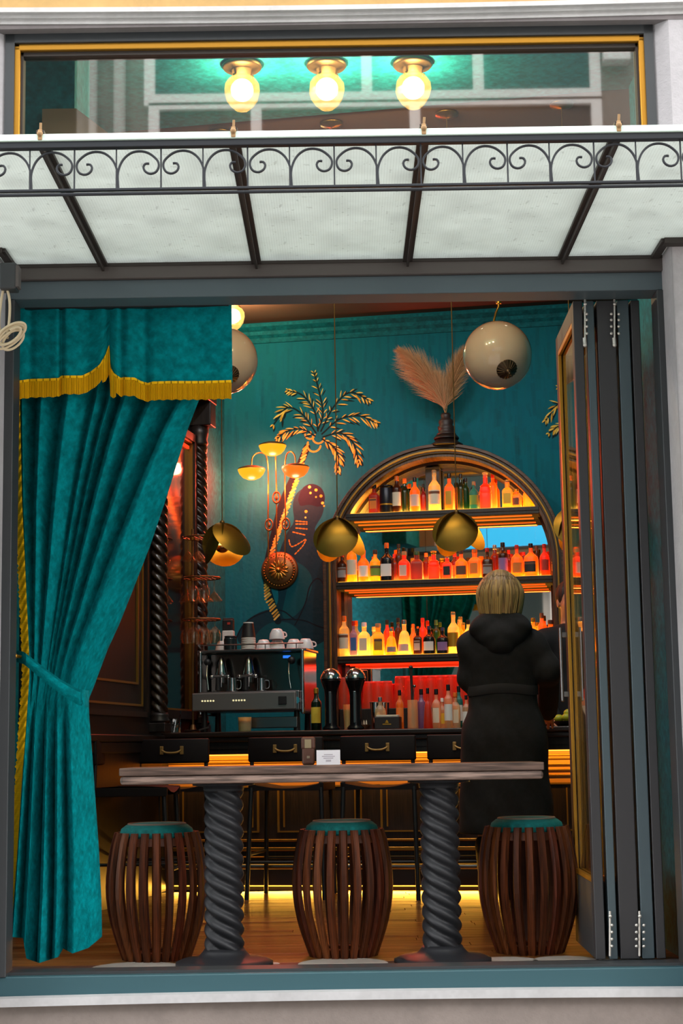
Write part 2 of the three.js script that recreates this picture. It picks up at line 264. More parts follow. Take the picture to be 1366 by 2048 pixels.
// mural: teal plaster with a painted palm, a seated figure and a second palm
function muralTexture() {
  const w = 1664, h = 2048, cv = document.createElement('canvas'); cv.width = w; cv.height = h; const g = cv.getContext('2d');
  const sx = w / (UB1 - UB0), sy = h / CEIL, X = (px, py) => { const p = U(px, py, WB); return [(p.u - UB0) * sx, h - p.y * sy]; };
  const r = mulberry(5);
  g.fillStyle = '#0a6876'; g.fillRect(0, 0, w, h);
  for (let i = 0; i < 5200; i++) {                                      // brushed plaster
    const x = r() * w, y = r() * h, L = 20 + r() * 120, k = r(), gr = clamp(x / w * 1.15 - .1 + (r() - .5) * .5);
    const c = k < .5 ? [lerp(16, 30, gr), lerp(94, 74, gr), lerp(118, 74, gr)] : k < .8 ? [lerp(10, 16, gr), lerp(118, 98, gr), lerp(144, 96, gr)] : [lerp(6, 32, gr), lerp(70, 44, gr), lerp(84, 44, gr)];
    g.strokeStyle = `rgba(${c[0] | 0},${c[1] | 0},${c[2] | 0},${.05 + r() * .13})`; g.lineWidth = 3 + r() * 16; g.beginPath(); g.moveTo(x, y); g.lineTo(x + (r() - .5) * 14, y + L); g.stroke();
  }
  g.lineCap = 'round'; g.lineJoin = 'round';
  const P = (pts, close) => { g.beginPath(); pts.forEach(([a, b], i) => { const q = X(a, b); i ? g.lineTo(...q) : g.moveTo(...q); }); if (close) g.closePath(); };
  const S = (pts) => { g.beginPath(); const q = pts.map(([a, b]) => X(a, b)); g.moveTo(...q[0]); for (let i = 1; i + 1 < q.length; i++) g.quadraticCurveTo(q[i][0], q[i][1], (q[i][0] + q[i + 1][0]) / 2, (q[i][1] + q[i + 1][1]) / 2); g.lineTo(...q.at(-1)); };
  // seated figure in dark paint
  g.fillStyle = '#0b3542'; S([[560, 1100], [575, 1060], [590, 1045], [584, 1010], [592, 985], [615, 972], [640, 980], [650, 1000], [646, 1030], [632, 1050], [628, 1062], [650, 1080], [668, 1100], [672, 1180], [668, 1300], [470, 1300], [480, 1250], [520, 1222], [560, 1215], [552, 1150], [560, 1100]]); g.fill();
  g.fillStyle = 'rgba(8,84,92,.75)'; S([[585, 1120], [610, 1130], [628, 1160], [616, 1200], [590, 1235], [560, 1240], [572, 1190], [585, 1120]]); g.fill(); S([[500, 1290], [520, 1250], [570, 1240], [600, 1260], [610, 1290], [500, 1290]]); g.fill();
  g.strokeStyle = '#0a1e28'; g.lineWidth = 5; for (const q of [[[470, 1285], [478, 1258], [505, 1232], [560, 1215], [590, 1240]], [[590, 1250], [612, 1210], [618, 1170], [640, 1150], [660, 1200]], [[560, 1240], [600, 1236], [640, 1255], [662, 1258]]]) { S(q); g.stroke(); }
  g.fillStyle = 'rgba(14,30,44,.95)'; S([[596, 1000], [600, 978], [622, 965], [645, 975], [652, 1000], [640, 1016], [618, 1008], [600, 1014], [596, 1000]]); g.fill();
  const gold = ['#dcae3e', '#ecc450', '#cc9a34', '#f2d064'];
  for (const [a, b, s] of [[619, 974, 5], [632, 980, 5], [621, 986, 4], [642, 992, 5], [632, 994, 3], [645, 1006, 5], [612, 1023, 5], [611, 1035, 3], [648, 1012, 3]]) { g.fillStyle = gold[a % 4]; const q = X(a, b); g.beginPath(); g.arc(...q, s * 1.15, 0, 7); g.fill(); }
  for (const q of [[[592, 1042], [614, 1044]], [[592, 1048], [614, 1048]], [[592, 1056], [614, 1058]], [[586, 1064], [610, 1070]], [[578, 1080], [580, 1094], [590, 1092], [612, 1078]], [[590, 1108], [605, 1094], [612, 1080]]]) { g.strokeStyle = '#a77f2e'; g.lineWidth = 5; g.setLineDash([7, 6]); S(q); g.stroke(); } g.setLineDash([]);
  // palm trunk
  g.strokeStyle = '#0b2028'; g.lineWidth = 26; S([[614, 895], [600, 930], [582, 965], [562, 1010], [548, 1070], [535, 1120], [532, 1170], [545, 1210], [556, 1242]]); g.stroke();
  g.lineWidth = 7; for (let i = 0; i < 60; i++) { const t = i / 60, pt = [table([[0, 612], [.15, 598], [.3, 580], [.5, 556], [.7, 534], [.85, 534], [1, 556]], t), lerp(896, 1242, t)], q = X(...pt); g.strokeStyle = gold[i % 4]; g.globalAlpha = .85; g.beginPath(); g.moveTo(q[0] - 11 + 4 * r(), q[1] + 5); g.lineTo(q[0] + 9, q[1] - 5 - 8 * r()); g.stroke(); } g.globalAlpha = 1;
  for (const [cx, cy, R] of [[637, 875, 13], [628, 890, 15], [620, 868, 11]]) { const q = X(cx, cy); g.strokeStyle = '#c8a040'; g.lineWidth = 7; g.beginPath(); g.arc(...q, R * 1.7, .2, 3.6); g.stroke(); }
  const frond = (pts, len, side = 2) => {
    const n = 12, cr = new THREE.CatmullRomCurve3(pts.map(([a, b]) => V(a, b, 0)));
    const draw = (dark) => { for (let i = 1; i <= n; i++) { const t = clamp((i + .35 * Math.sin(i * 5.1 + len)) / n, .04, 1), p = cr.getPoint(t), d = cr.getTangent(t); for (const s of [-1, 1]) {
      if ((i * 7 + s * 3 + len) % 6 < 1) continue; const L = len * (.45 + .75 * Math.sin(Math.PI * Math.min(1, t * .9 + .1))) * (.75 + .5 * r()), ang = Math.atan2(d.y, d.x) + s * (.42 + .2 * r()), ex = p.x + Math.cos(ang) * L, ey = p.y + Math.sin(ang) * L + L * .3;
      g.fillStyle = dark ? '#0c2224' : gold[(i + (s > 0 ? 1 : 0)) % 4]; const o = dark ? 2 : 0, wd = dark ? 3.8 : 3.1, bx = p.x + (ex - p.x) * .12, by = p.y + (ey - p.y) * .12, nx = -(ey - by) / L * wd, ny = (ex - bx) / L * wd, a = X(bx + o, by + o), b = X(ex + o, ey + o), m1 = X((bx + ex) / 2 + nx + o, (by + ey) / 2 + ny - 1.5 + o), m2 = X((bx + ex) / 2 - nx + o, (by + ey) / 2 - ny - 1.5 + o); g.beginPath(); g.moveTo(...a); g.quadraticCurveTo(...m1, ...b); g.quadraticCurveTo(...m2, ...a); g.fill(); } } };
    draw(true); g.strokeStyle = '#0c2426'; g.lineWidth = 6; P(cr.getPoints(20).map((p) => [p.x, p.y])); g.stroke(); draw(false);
  };
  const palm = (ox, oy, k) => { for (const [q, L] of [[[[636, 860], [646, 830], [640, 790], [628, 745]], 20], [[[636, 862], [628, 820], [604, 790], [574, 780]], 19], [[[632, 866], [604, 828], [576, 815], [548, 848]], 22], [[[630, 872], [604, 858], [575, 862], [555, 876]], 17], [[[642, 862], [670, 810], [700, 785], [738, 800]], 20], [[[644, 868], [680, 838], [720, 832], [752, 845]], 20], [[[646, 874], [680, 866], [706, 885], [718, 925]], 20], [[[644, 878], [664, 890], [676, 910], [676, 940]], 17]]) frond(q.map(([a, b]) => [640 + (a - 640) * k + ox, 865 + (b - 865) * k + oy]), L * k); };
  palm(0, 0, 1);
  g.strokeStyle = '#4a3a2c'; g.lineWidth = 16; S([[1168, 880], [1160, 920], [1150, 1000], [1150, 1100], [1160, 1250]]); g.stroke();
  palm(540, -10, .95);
  const t = new THREE.CanvasTexture(cv); t.colorSpace = THREE.SRGBColorSpace; t.magFilter = THREE.LinearFilter; return t;
}
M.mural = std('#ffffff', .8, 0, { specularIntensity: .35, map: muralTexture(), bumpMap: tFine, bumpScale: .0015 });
const inRoom = (o) => { o.position.set(0, 0, -3.6); o.rotation.y = ROOM; return o; };
{
  const b = inRoom(structure('wall_back'));
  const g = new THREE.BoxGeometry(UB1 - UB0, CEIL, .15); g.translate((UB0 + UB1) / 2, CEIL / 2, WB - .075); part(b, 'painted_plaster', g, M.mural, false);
  const cornice = new THREE.Shape([[0, 0], [.012, 0], [.02, .02], [.02, .032], [.045, .05], [.05, .075], [.09, .10], [.09, .12], [0, .12]].map(([x, y]) => new THREE.Vector2(x, y)));
  const cg = extrude(cornice, UB1 - UB0); cg.rotateY(Math.PI / 2); cg.scale(1, 1, -1); cg.translate(UB0, CEIL - .15, WB); cg.index ?? 0;
  const cm = part(b, 'cornice', toCreasedNormals(plain(flip(cg)), .6), M.teal); cm.scale.setScalar(1);
}
function flip(g) { const n = g.index ? g.toNonIndexed() : g, a = n.attributes; for (const k of Object.keys(a)) { const s = a[k].itemSize, v = a[k].array; for (let i = 0; i < a[k].count; i += 3) for (let c = 0; c < s; c++) { const t = v[(i + 1) * s + c]; v[(i + 1) * s + c] = v[(i + 2) * s + c]; v[(i + 2) * s + c] = t; } } n.computeVertexNormals(); return n; }
{
  const l = inRoom(structure('wall_left')); part(l, 'plaster', boxFT(UB0 - .15, UB0, 0, CEIL, WB - .1, 3.25), M.teal);
  const r = inRoom(structure('wall_right')); part(r, 'plaster', boxFT(UB1, UB1 + .15, 0, CEIL, WB - .1, 3.02), M.teal);
  const q = structure('wall_front_inner');                      // inner face of the street wall, either side of the opening
  part(q, 'return_pier', boxFT(-1.30, -1.055, 2.75, 3.76, -.75, -.35), M.teal); { const s = new THREE.Shape([[-1.176, 3.363], [-1.04, 3.363], [-.9, 3.25], [-.9, 2.76], [-1.176, 2.76]].map((p) => new THREE.Vector2(...p))), g = extrude(s, .05); g.translate(0, 0, -.35); part(q, 'timber_boxing', g, std('#8a6446', .6)); } part(q, 'return_panel', boxFT(1.262, 1.30, 0, 3.6, -.75, -.125), M.teal);
  part(q, 'plaster', boxFT(-2.3, XL - .035, -.02, CEIL, -.3, -.125), M.teal); part(q, 'plaster', boxFT(1.30, 2.6, -.02, CEIL, -.3, -.125), M.teal);
  part(q, 'plaster', boxFT(-2.3, 2.6, 3.6, CEIL, -.3, -.17), M.ceilTeal);
  const c = structure('ceiling');
  part(c, 'ceiling_slab', boxFT(-2.4, 2.9, CEIL + .001, CEIL + .15, -6, -.14), M.ceilDark);
  { const a = W(-1.25, 0, 2.14), b = W(2.05, 0, 2.14), s = new THREE.Shape([[a.x, -a.z], [b.x, -b.z], [b.x, .16], [a.x, .16]].map((p) => new THREE.Vector2(...p))), g = extrude(s, .012); g.rotateX(-Math.PI / 2); g.translate(0, CEIL - .012, 0); part(c, 'teal_band', g, M.ceilTeal); }
}
{
  const f = structure('floor');
  part(f, 'subfloor', boxFT(-2.6, 2.9, -.14, -.012, -5.6, -.16), M.base);
  part(f, 'stone_border', boxFT(-2.4, 2.4, -.012, -.001, -.46, -.16), std('#4a3a30', .5, 0, { map: tStone }));
  const cols = ['#b8763a', '#a4662e', '#c2854a', '#8c5526', '#ae7038', '#cc9458'].map((c) => std(c, .28, 0, { map: turned(tGrain) })), pk = [1.2, .9, 1.05].map((L) => plain(triUV(new RoundedBoxGeometry(L - .003, .012, .094, 1, .0015))));
  const r = mulberry(3);
  for (let k = 0; k < 34; k++) { let x = -1.75 + r() * .4 - .3; const z = -.51 - k * .0965; while (x < 1.75) { const i = r() * 3 | 0, L = [1.2, .9, 1.05][i]; const m = part(f, 'plank', pk[i], cols[r() * 6 | 0], false); m.position.set(x + L / 2, -.0062 - r() * .0008, z); x += L; } }
  const pale = std('#cfc6bb', .45, 0, { map: tStone });
  for (const [x, z, w] of [[-.80, -.43, .17], [-.02, -.46, .17], [.60, -.47, .12], [.82, -.47, .12], [-.33, -.48, .07], [1.05, -.46, .1]]) { const s = new THREE.Shape(); s.absarc(0, 0, w, 0, Math.PI, false); const g = extrude(s, .002, 0, 20); g.rotateX(Math.PI / 2); g.rotateY(Math.PI); g.translate(x, .0005, z + .06); part(f, 'inlay_tile', flip(g), pale); }
}

// ---------------------------------------------------------------- left wall: panelled bar unit with barley-twist columns and a mirrored niche
{
  const t = inRoom(structure('wall_left_panelling')); const u = UB0;
  part(t, 'back_board', boxFT(u, u + .03, .0, 3.05, -.80, 2.2), std('#1b1514', .5, 0, { map: tGrain }));
  const frame = (w0, w1, y0, y1, name, mat, th, out) => part(t, name, [boxFT(u + .03, u + out, y0, y1, w0, w0 + th), boxFT(u + .03, u + out, y0, y1, w1 - th, w1), boxFT(u + .03, u + out, y0, y0 + th, w0, w1), boxFT(u + .03, u + out, y1 - th, y1, w0, w1)], mat);
  frame(.40, 1.7, 1.06, 2.75, 'panel_moulding', M.goldDull, .012, .038); frame(.50, 1.6, 1.18, 2.65, 'panel_moulding', M.goldDull, .012, .042); frame(.33, 1.76, 1.0, 2.82, 'panel_moulding', M.darkWood2, .03, .05);
  // niche
  frame(-.62, .14, 1.0, 2.80, 'niche_frame', M.darkWood2, .05, .075); frame(-.57, .09, 1.05, 2.75, 'niche_bead', M.goldDull, .012, .06);
  part(t, 'niche_mirror', boxFT(u + .03, u + .034, 1.06, 2.74, -.565, .085), std('#6b5a52', .08, .9));
  part(t, 'niche_light', boxFT(u + .036, u + .05, 2.70, 2.72, -.52, .04), new THREE.MeshStandardMaterial({ color: '#400', emissive: new THREE.Color(1, .06, .01), emissiveIntensity: .25 }));
  for (const w of [-.68, .20]) {
    part(t, 'twisted_column', (() => { const g = spiralColumn(.05, 1.74, 7.5, 4, 20, 340, .2, 1.02); g.translate(u + .07, 0, w); return g; })(), std('#3a2a20', .32, 0, { map: tGrain }));
    part(t, 'column_base', [boxFT(u + .02, u + .125, .916, .97, w - .065, w + .065, .006), (() => { const g = lathe([[0, .97], [.06, .97], [.062, .985], [.052, 1.0], [.056, 1.012], [.05, 1.03], [0, 1.03]]); g.translate(u + .07, 0, w); return g; })()], M.darkWood);
    part(t, 'column_capital', [boxFT(u + .02, u + .165, 2.87, 3.04, w - .065, w + .065, .006), (() => { const g = lathe([[0, 2.74], [.05, 2.74], [.06, 2.76], [.052, 2.785], [.06, 2.82], [.064, 2.88], [0, 2.88]]); g.translate(u + .07, 0, w); return g; })()], M.darkWood);
  }
  part(t, 'top_cornice', [boxFT(u, u + .17, 3.02, 3.08, -.76, 2.2, .01), boxFT(u, u + .2, 3.08, 3.12, -.78, 2.2, .01)], M.darkWood2);
  part(t, 'dado_ledge', [boxFT(u, u + .06, .86, .90, .04, 2.2, .008), boxFT(u, u + .05, .80, .86, .04, 2.2, .008)], M.darkWood);
  part(t, 'dado_front', boxFT(u, u + .04, 0, .80, .04, 2.2), M.darkWood);
}

// ================================================================ LAMPS
const glow = (r, g, b, k, more = {}) => new THREE.MeshStandardMaterial({ color: '#2a1c08', roughness: .4, emissive: new THREE.Color(r, g, b), emissiveIntensity: k, ...more });
function pointLight(parent, x, y, z, c, i, soft = 1) { const l = new THREE.PointLight(new THREE.Color(...c), i); l.position.set(x, y, z); l.castShadow = true; l.shadow.radius = soft; l.name = 'lamp'; parent.add(l); return l; }
function areaLight(parent, w, h, x, y, z, dir, c, i) { const l = new THREE.RectAreaLight(new THREE.Color(...c), i, w, h); l.name = 'strip'; l.position.set(x, y, z); parent.add(l); l.updateMatrixWorld(true); l.rotation.set(...dir); return l; }
{
  // faceted globes on the teal ceiling
  const lab = ['leftmost of the faceted amber glass ceiling globes on a bronze rose', 'middle one of the faceted amber glass ceiling globes on a bronze rose', 'rightmost of the faceted amber glass ceiling globes on a bronze rose', 'faceted amber glass ceiling globe half hidden by the edge of the teal valance'];
  const spots = [[.105, 2.79], [.467, 2.72], [.837, 2.65], [U(466, 618, -.9).u, -.9]];
  const prof = [[.0, -.212], [.03, -.208], [.05, -.19], [.07, -.16], [.079, -.128], [.076, -.095], [.06, -.07], [.045, -.06]];
  spots.forEach(([u, w], i) => {
    const t = thing('ceiling_globe_lamp', lab[i], 'lamp', W(u, CEIL - .012, w), ROOM, 'faceted ceiling globes');
    part(t, 'ceiling_rose', lathe([[0, 0], [.085, 0], [.088, -.012], [.08, -.022], [.045, -.03], [.04, -.06], [.0, -.062]], 32), M.brassDark);
    for (const k of [0, 1, 2]) part(t, 'holder_screw', ball(.008, .046 * Math.cos(k * 2.1), -.062, .046 * Math.sin(k * 2.1), 8, 6), M.brass);
    part(t, 'globe_shade', toCreasedNormals(plain(lathe(prof, 12)), .25), new THREE.MeshPhysicalMaterial({ color: '#ffd892', roughness: .15, transmission: 1, thickness: 0, ior: 1.3, emissive: new THREE.Color(1, .56, .14), emissiveIntensity: .22 }));
    part(t, 'lamp_bulb', ball(.05, 0, -.118, 0), glow(1, .95, .85, 2, { color: '#000000' }));
    pointLight(t, 0, -.118, 0, [1, .72, .38], LAMP.bulb, 1.5);
  });
}
{
  // clam-shell brass pendants
  const lab = ['brass clam-shell pendant nearest the curtain, opening towards the street with its bulb showing', 'brass clam-shell pendant beside the wall sconce, left of the bottle shelves', 'brass clam-shell pendant hanging before the middle of the top bottle shelf', 'brass clam-shell pendant half hidden behind the open folding door leaf'];
  const at = [[-.20, 1.765, .0, .0], [.351, 1.765, 1.1, -.06], [.906, 1.77, 1.05, -.06], [1.447, 1.775, 1.2, -.03]];
  const dish = (r, dep) => grid(28, 10, (a, v) => { const th = a * 2 * Math.PI, rr = r * v; return V(rr * Math.cos(th), -r + rr * Math.sin(th), dep * (1 - v * v)); });
  at.forEach(([u, y, turn, tilt], i) => {
    const t = thing('pendant_lamp', lab[i], 'lamp', W(u, y, 2.0), ROOM, 'clam-shell pendants');
    const H = .105, apex = .1, body = new THREE.Group(); body.name = 'shade'; body.position.set(0, apex, 0); body.rotation.set(0, turn, tilt, 'YXZ');
    const one = (ang) => { const g = dish(H, .03); g.rotateX(ang > 3 ? -.3 : ang < 0 ? -.36 : -.66); g.rotateY(ang); return g; };
    part(t, 'cord', bar(V(0, apex, 0), V(0, CEIL - y, 0), .0028, 6), M.brassDark);
    part(t, 'ceiling_plate', lathe([[0, CEIL - y], [.055, CEIL - y], [.055, CEIL - y - .012], [.012, CEIL - y - .025], [0, CEIL - y - .025]], 24), M.brass);
    t.add(body);
    const sh = std('#8f6a26', .42, .85, { side: THREE.DoubleSide });
    for (const ang of [-1.06, 1.0, Math.PI]) part(body, 'brass_dish', one(ang), sh, false);
    part(body, 'lamp_holder', [cyl(.014, .014, .05, 0, -.03, 0, 14), ball(.012, 0, 0, 0)], M.brassDark);
    part(body, 'lamp_bulb', ball(.037, 0, -.105, 0, 20, 14), glow(1, .62, .14, .8));
    part(body, 'bulb_mirror_cap', (() => { const g = new THREE.SphereGeometry(.0382, 20, 8, 0, Math.PI * 2, Math.PI * .55, Math.PI * .45); g.translate(0, -.105, 0); return g; })(), std('#c08a50', .12, 1));
    pointLight(body, 0, -.098, 0, [1, .66, .25], LAMP.pendant, 1.4);
  });
}
{
  // opal glass globes with dark finials
  for (const [px, py, w, lab] of [[449, 722, 1.2, 'large opal glass globe lamp partly hidden by the teal valance'], [995, 711, 1.2, 'large opal glass globe lamp hanging before the pampas plume']]) {
    const c = U(px, py, w), R = .176, t = thing('opal_globe_lamp', lab, 'lamp', W(c.u, c.y, w), ROOM, 'opal globe lamps');
    const ax = V(.28, -.52, .62).normalize(), q = new THREE.Quaternion().setFromUnitVectors(V(0, -1, 0), ax), rot = (g) => g.applyQuaternion(q);
    part(t, 'globe', ball(R, 0, 0, 0, 48, 32), std('#d6bfae', .12, 0, { clearcoat: 1, clearcoatRoughness: .03 }));
    const fin = lathe([[0, -R - .052], [.006, -R - .05], [.009, -R - .04], [.007, -R - .034], [.014, -R - .03], [.016, -R - .02], [.05, -R + .004], [.058, -R + .016], [.05, -R + .02], [0, -R + .02]], 32);
    part(t, 'finial', rot(fin), std('#4a3a30', .4, .6));
    part(t, 'ribs', rot(join([...Array(20).keys()].map((k) => { const a = k / 20 * 6.283; return bar(V(.018 * Math.cos(a), -R - .019, .018 * Math.sin(a)), V(.054 * Math.cos(a), -R + .006, .054 * Math.sin(a)), .0022, 5); }))), std('#5a483a', .4, .6));
    part(t, 'stem', [tube([V(-.02, R * .9, -.02), V(-.005, R + .045, -.01), V(.012, R + .075, 0), V(.014, R + .1, 0), V(.014, CEIL - c.y, 0)], .006, 24), cyl(.014, .014, .05, .014, R + .12, 0, 10)], M.brass);
    part(t, 'ceiling_rose', cyl(.07, .07, .02, .014, CEIL - c.y - .012, 0, 28), M.brassDark);
  }
  // recessed spots in the dark ceiling
  [[-.35, .9], [.55, .9], [1.3, .9]].forEach(([u, w], i) => {
    const t = thing('ceiling_spotlight', ['round brass ceiling spotlight nearest the panelled left wall', 'round brass ceiling spotlight in the middle of the dark ceiling', 'round brass ceiling spotlight nearest the folded door leaves'][i], 'lamp', W(u, CEIL, w), ROOM, 'ceiling spotlights');
    part(t, 'housing', lathe([[.03, -.002], [.055, 0], [.055, -.03], [.042, -.034], [.036, -.02], [.0, -.018]], 24), M.brassDark);
    part(t, 'lamp_lens', cyl(.034, .034, .004, 0, -.024, 0, 20), glow(1, .85, .6, 1.5));
    const l = new THREE.SpotLight(new THREE.Color(.97, .97, 1), LAMP.spot, 0, 1.05, .6); l.position.set(0, -.04, 0); l.target.position.set(.1, -2.6, -2.4); l.castShadow = true; l.shadow.radius = 2; l.name = 'spot'; t.add(l, l.target);
  });
}
{
  // wall sconce of three bowls
  const c = U(557, 1140, WB + .05), t = thing('wall_sconce', 'brass wall sconce with three glowing orange bowls on tall stems', 'lamp', W(c.u, c.y, WB), ROOM);
  const at = (px, py, w) => { const p = U(px, py, WB + w); return V(p.u - c.u, p.y - c.y, w); };
  const disc = lathe([[0, .0], [.128, 0], [.13, .012], [.118, .022], [.112, .02], [.1, .034], [.092, .036], [.06, .05], [.03, .052], [0, .056]], 48); disc.rotateX(Math.PI / 2); part(t, 'backplate', disc, M.brassDark);
  part(t, 'rosette', [...Array(14).keys()].map((k) => { const a = k / 14 * 6.283, g = ball(.014, 0, 0, 0, 10, 8); g.scale(.75, 2.1, .6); g.translate(0, .042, .05); g.rotateZ(a); return g; }).concat([ball(.018, 0, 0, .055)]), M.brass);
  part(t, 'bead_ring', [...Array(36).keys()].map((k) => { const a = k / 36 * 6.283; return ball(.006, .106 * Math.cos(a), .106 * Math.sin(a), .03, 8, 6); }), M.brass);
  const arms = [[at(552, 1140, .06), at(553, 1000, .09), at(551, 905, .12)], [at(537, 1140, .06), at(536, 1050, .1), at(535, 925, .14), at(530, 908, .15), at(515, 906, .16), at(505, 914, .17), at(503, 930, .17)], [at(569, 1140, .06), at(571, 1050, .1), at(571, 920, .14), at(575, 906, .15), at(583, 903, .16), at(590, 912, .17), at(591, 926, .17)]];
  for (const a of arms) part(t, 'stem', tube(a, .0045, 50, 8), M.brass);
  for (const [px, py] of [[553, 995], [538, 1050], [572, 1048]]) { const p = at(px, py, .095), g = new THREE.TorusGeometry(.03, .006, 8, 24); g.scale(.85, 1.25, 1); g.translate(p.x, p.y, p.z); const b = ball(.012, 0, 0, 0); b.scale(1, 1.5, .7); b.translate(p.x, p.y, p.z); part(t, 'oval_ornament', [g, b], M.brassDark); }
  for (const [px, py, dim] of [[545, 895, 1], [503, 943, 1], [591, 939, .8]]) {
    const p = at(px, py, .17), k = lathe([[0, -.058], [.03, -.056], [.06, -.043], [.083, -.018], [.094, .008], [.09, .02], [.05, .032], [.02, .036], [0, .036]], 32); k.translate(p.x, p.y, p.z);
    part(t, 'bowl_shade', k, glow(1, dim === 1 ? .42 : .17, .01, .3));
    part(t, 'bowl_cap', (() => { const g = lathe([[.094, .013], [.09, .022], [.05, .036], [.016, .042], [0, .042]], 32); g.translate(p.x, p.y, p.z); return g; })(), M.brassDark);
    pointLight(t, p.x, p.y - .0, p.z, [1, .1, .05], LAMP.sconce, 2);
    pointLight(t, p.x, p.y - .115, p.z, [1, .1, .05], LAMP.sconce, 2);
  }
}

// ================================================================ TABLE AND STOOLS BY THE OPENING
M.tableWood = std('#8f746a', .55, 0, { map: turned(tGrain) });
M.tableEdge = std('#c0a59c', .5, 0, { map: turned(tGrain) });
M.slat = ['#7c4020', '#8a4a25', '#66341a', '#96552c', '#7a3a22'].map((c) => std(c, .5, 0, { map: tGrain, specularIntensity: .4 }));
M.castIron = std('#2c2d31', .46, .25);
M.cushion = std('#0c8a88', .9, 0, { map: tVelvet, sheen: .5, sheenColor: new THREE.Color('#2fb0b0') });
{
  const t = thing('long_table', 'long narrow brown wooden table on two spiral pedestals inside the opening', 'table', [-.052, 0, -.50]);
  part(t, 'tabletop', box(1.606, .03, .44, 0, .729, 0, .004), M.tableWood);
  part(t, 'tabletop_edge', box(1.600, .032, .434, 0, .697, 0, .012), M.tableEdge);
  for (const x of [-.418, .411]) {
    const g = spiralColumn(.073, .60, 2.9, 4, 20, 150, .16, .055); g.translate(x, 0, .08);
    const p = part(t, 'pedestal', [g], M.castIron);
    part(p, 'collar', (() => { const q = lathe([[0, .645], [.07, .645], [.078, .655], [.078, .668], [.12, .672], [.12, .682], [0, .682]], 32); q.translate(x, 0, .08); return q; })(), M.castIron);
    part(t, 'base_plate', (() => { const q = lathe([[0, 0], [.185, 0], [.185, .012], [.16, .022], [.10, .03], [.082, .05], [.074, .062], [0, .062]], 48); q.translate(x, 0, .08); return q; })(), M.castIron);
  }
}
{
  const prof = [[.0, .128], [.06, .15], [.14, .175], [.24, .192], [.32, .192], [.40, .182], [.45, .172], [.49, .16]];
  const R = (y) => { const c = new THREE.CatmullRomCurve3(prof.map(([a, b]) => V(b, a, 0))); return c; };
  const curve = R();
  const slat = () => { const n = 14, pts = curve.getPoints(n), w = .0165, th = .014, pos = [], idx = []; for (const p of pts) for (const [dx, dz] of [[-w, -th / 2], [-w * .6, th / 2], [w * .6, th / 2], [w, -th / 2]]) pos.push(dx, p.y, p.x + dz); for (let i = 0; i < n; i++) for (let k = 0; k < 4; k++) { const a = i * 4 + k, b = i * 4 + (k + 1) % 4; idx.push(a, b, a + 4, b, b + 4, a + 4); } idx.push(0, 2, 1, 0, 3, 2); const e = n * 4; idx.push(e, e + 1, e + 2, e, e + 2, e + 3); const g = new THREE.BufferGeometry(); g.setAttribute('position', new THREE.Float32BufferAttribute(pos, 3)); g.setIndex(idx); const h = g.toNonIndexed(); h.computeVertexNormals(); return triUV(h); };
  const sg = slat();
  const make = (label) => {
    const t = thing('barrel_stool', label, 'stool', [0, 0, 0], 0, 'slatted barrel stools');
    for (let k = 0; k < 22; k++) { const m = part(t, 'slat', sg, M.slat[(k * 7) % 5], false); m.rotation.y = k / 22 * Math.PI * 2; }
    part(t, 'base_ring', lathe([[.06, .004], [.12, .004], [.12, .03], [.06, .03], [.06, .004]], 32), M.slat[2]);
    part(t, 'hoop', lathe([[.165, .44], [.158, .47], [.148, .47], [.152, .44], [.165, .44]], 32), M.slat[2]);
    const c = part(t, 'seat_cushion', lathe([[0, .45], [.142, .45], [.146, .485], [.14, .503], [.122, .517], [.09, .524], [.05, .526], [0, .527]], 40), M.cushion);
    part(c, 'piping', (() => { const g = new THREE.TorusGeometry(.112, .005, 8, 48); g.rotateX(Math.PI / 2); g.translate(0, .52, 0); return g; })(), std('#7d7466', .7));
    return t;
  };
  const s0 = make('dark slatted barrel stool with teal seat beside the curtain hem');
  const place = (s, x, z, a) => { s.position.set(x, 0, z); s.rotation.set(0, a, 0); };
  place(s0, -.752, -.64, .1);
  for (const [x, z, a, l] of [[-.018, -.66, .32, 'dark slatted barrel stool with teal seat between the two table pedestals'], [.72, -.68, -.05, 'dark slatted barrel stool with teal seat beside the folded doors']]) { const s = s0.clone(); s.name = numbered('barrel_stool'); tag(s, l, 'stool', 'slatted barrel stools'); scene.add(s); place(s, x, z, a); }
}
{
  const c = Z(617, 1530, -.52), t = thing('card_reader', 'small brown hand-held card terminal standing upright on the table', 'terminal', [c.x, .744, -.52]);
  part(t, 'body', [box(.05, .108, .022, 0, .054, 0, .009), box(.056, .05, .026, 0, .084, 0, .01)], std('#5c3a2c', .5));
  part(t, 'screen', box(.026, .034, .004, -.001, .082, .0135, .001), std('#9a8a6a', .3));
  part(t, 'button', box(.012, .01, .004, 0, .03, .0115, .001), std('#8d7c66', .4));
  const d = Z(657, 1530, -.47), k = thing('table_card', 'white folded card sign standing on the table', 'sign', [d.x, .744, -.47]);
  const leaf = (s) => { const g = box(.092, .058, .0012, 0, .029, 0); g.rotateX(-s * .22); g.translate(0, 0, s * .0135); return g; };
  part(k, 'card_front', leaf(1), std('#e9e6ec', .6)); part(k, 'card_back', leaf(-1), std('#e9e6ec', .6));
  part(k, 'print', (() => { const g = join([box(.034, .003, .0012, 0, .04, .0012), box(.05, .003, .0012, 0, .033, .0012), box(.038, .003, .0012, 0, .026, .0012), box(.02, .007, .0012, 0, .016, .0012)]); g.rotateX(-.22); g.translate(0, 0, .0135); return g; })(), std('#b9b2bb', .6));
}

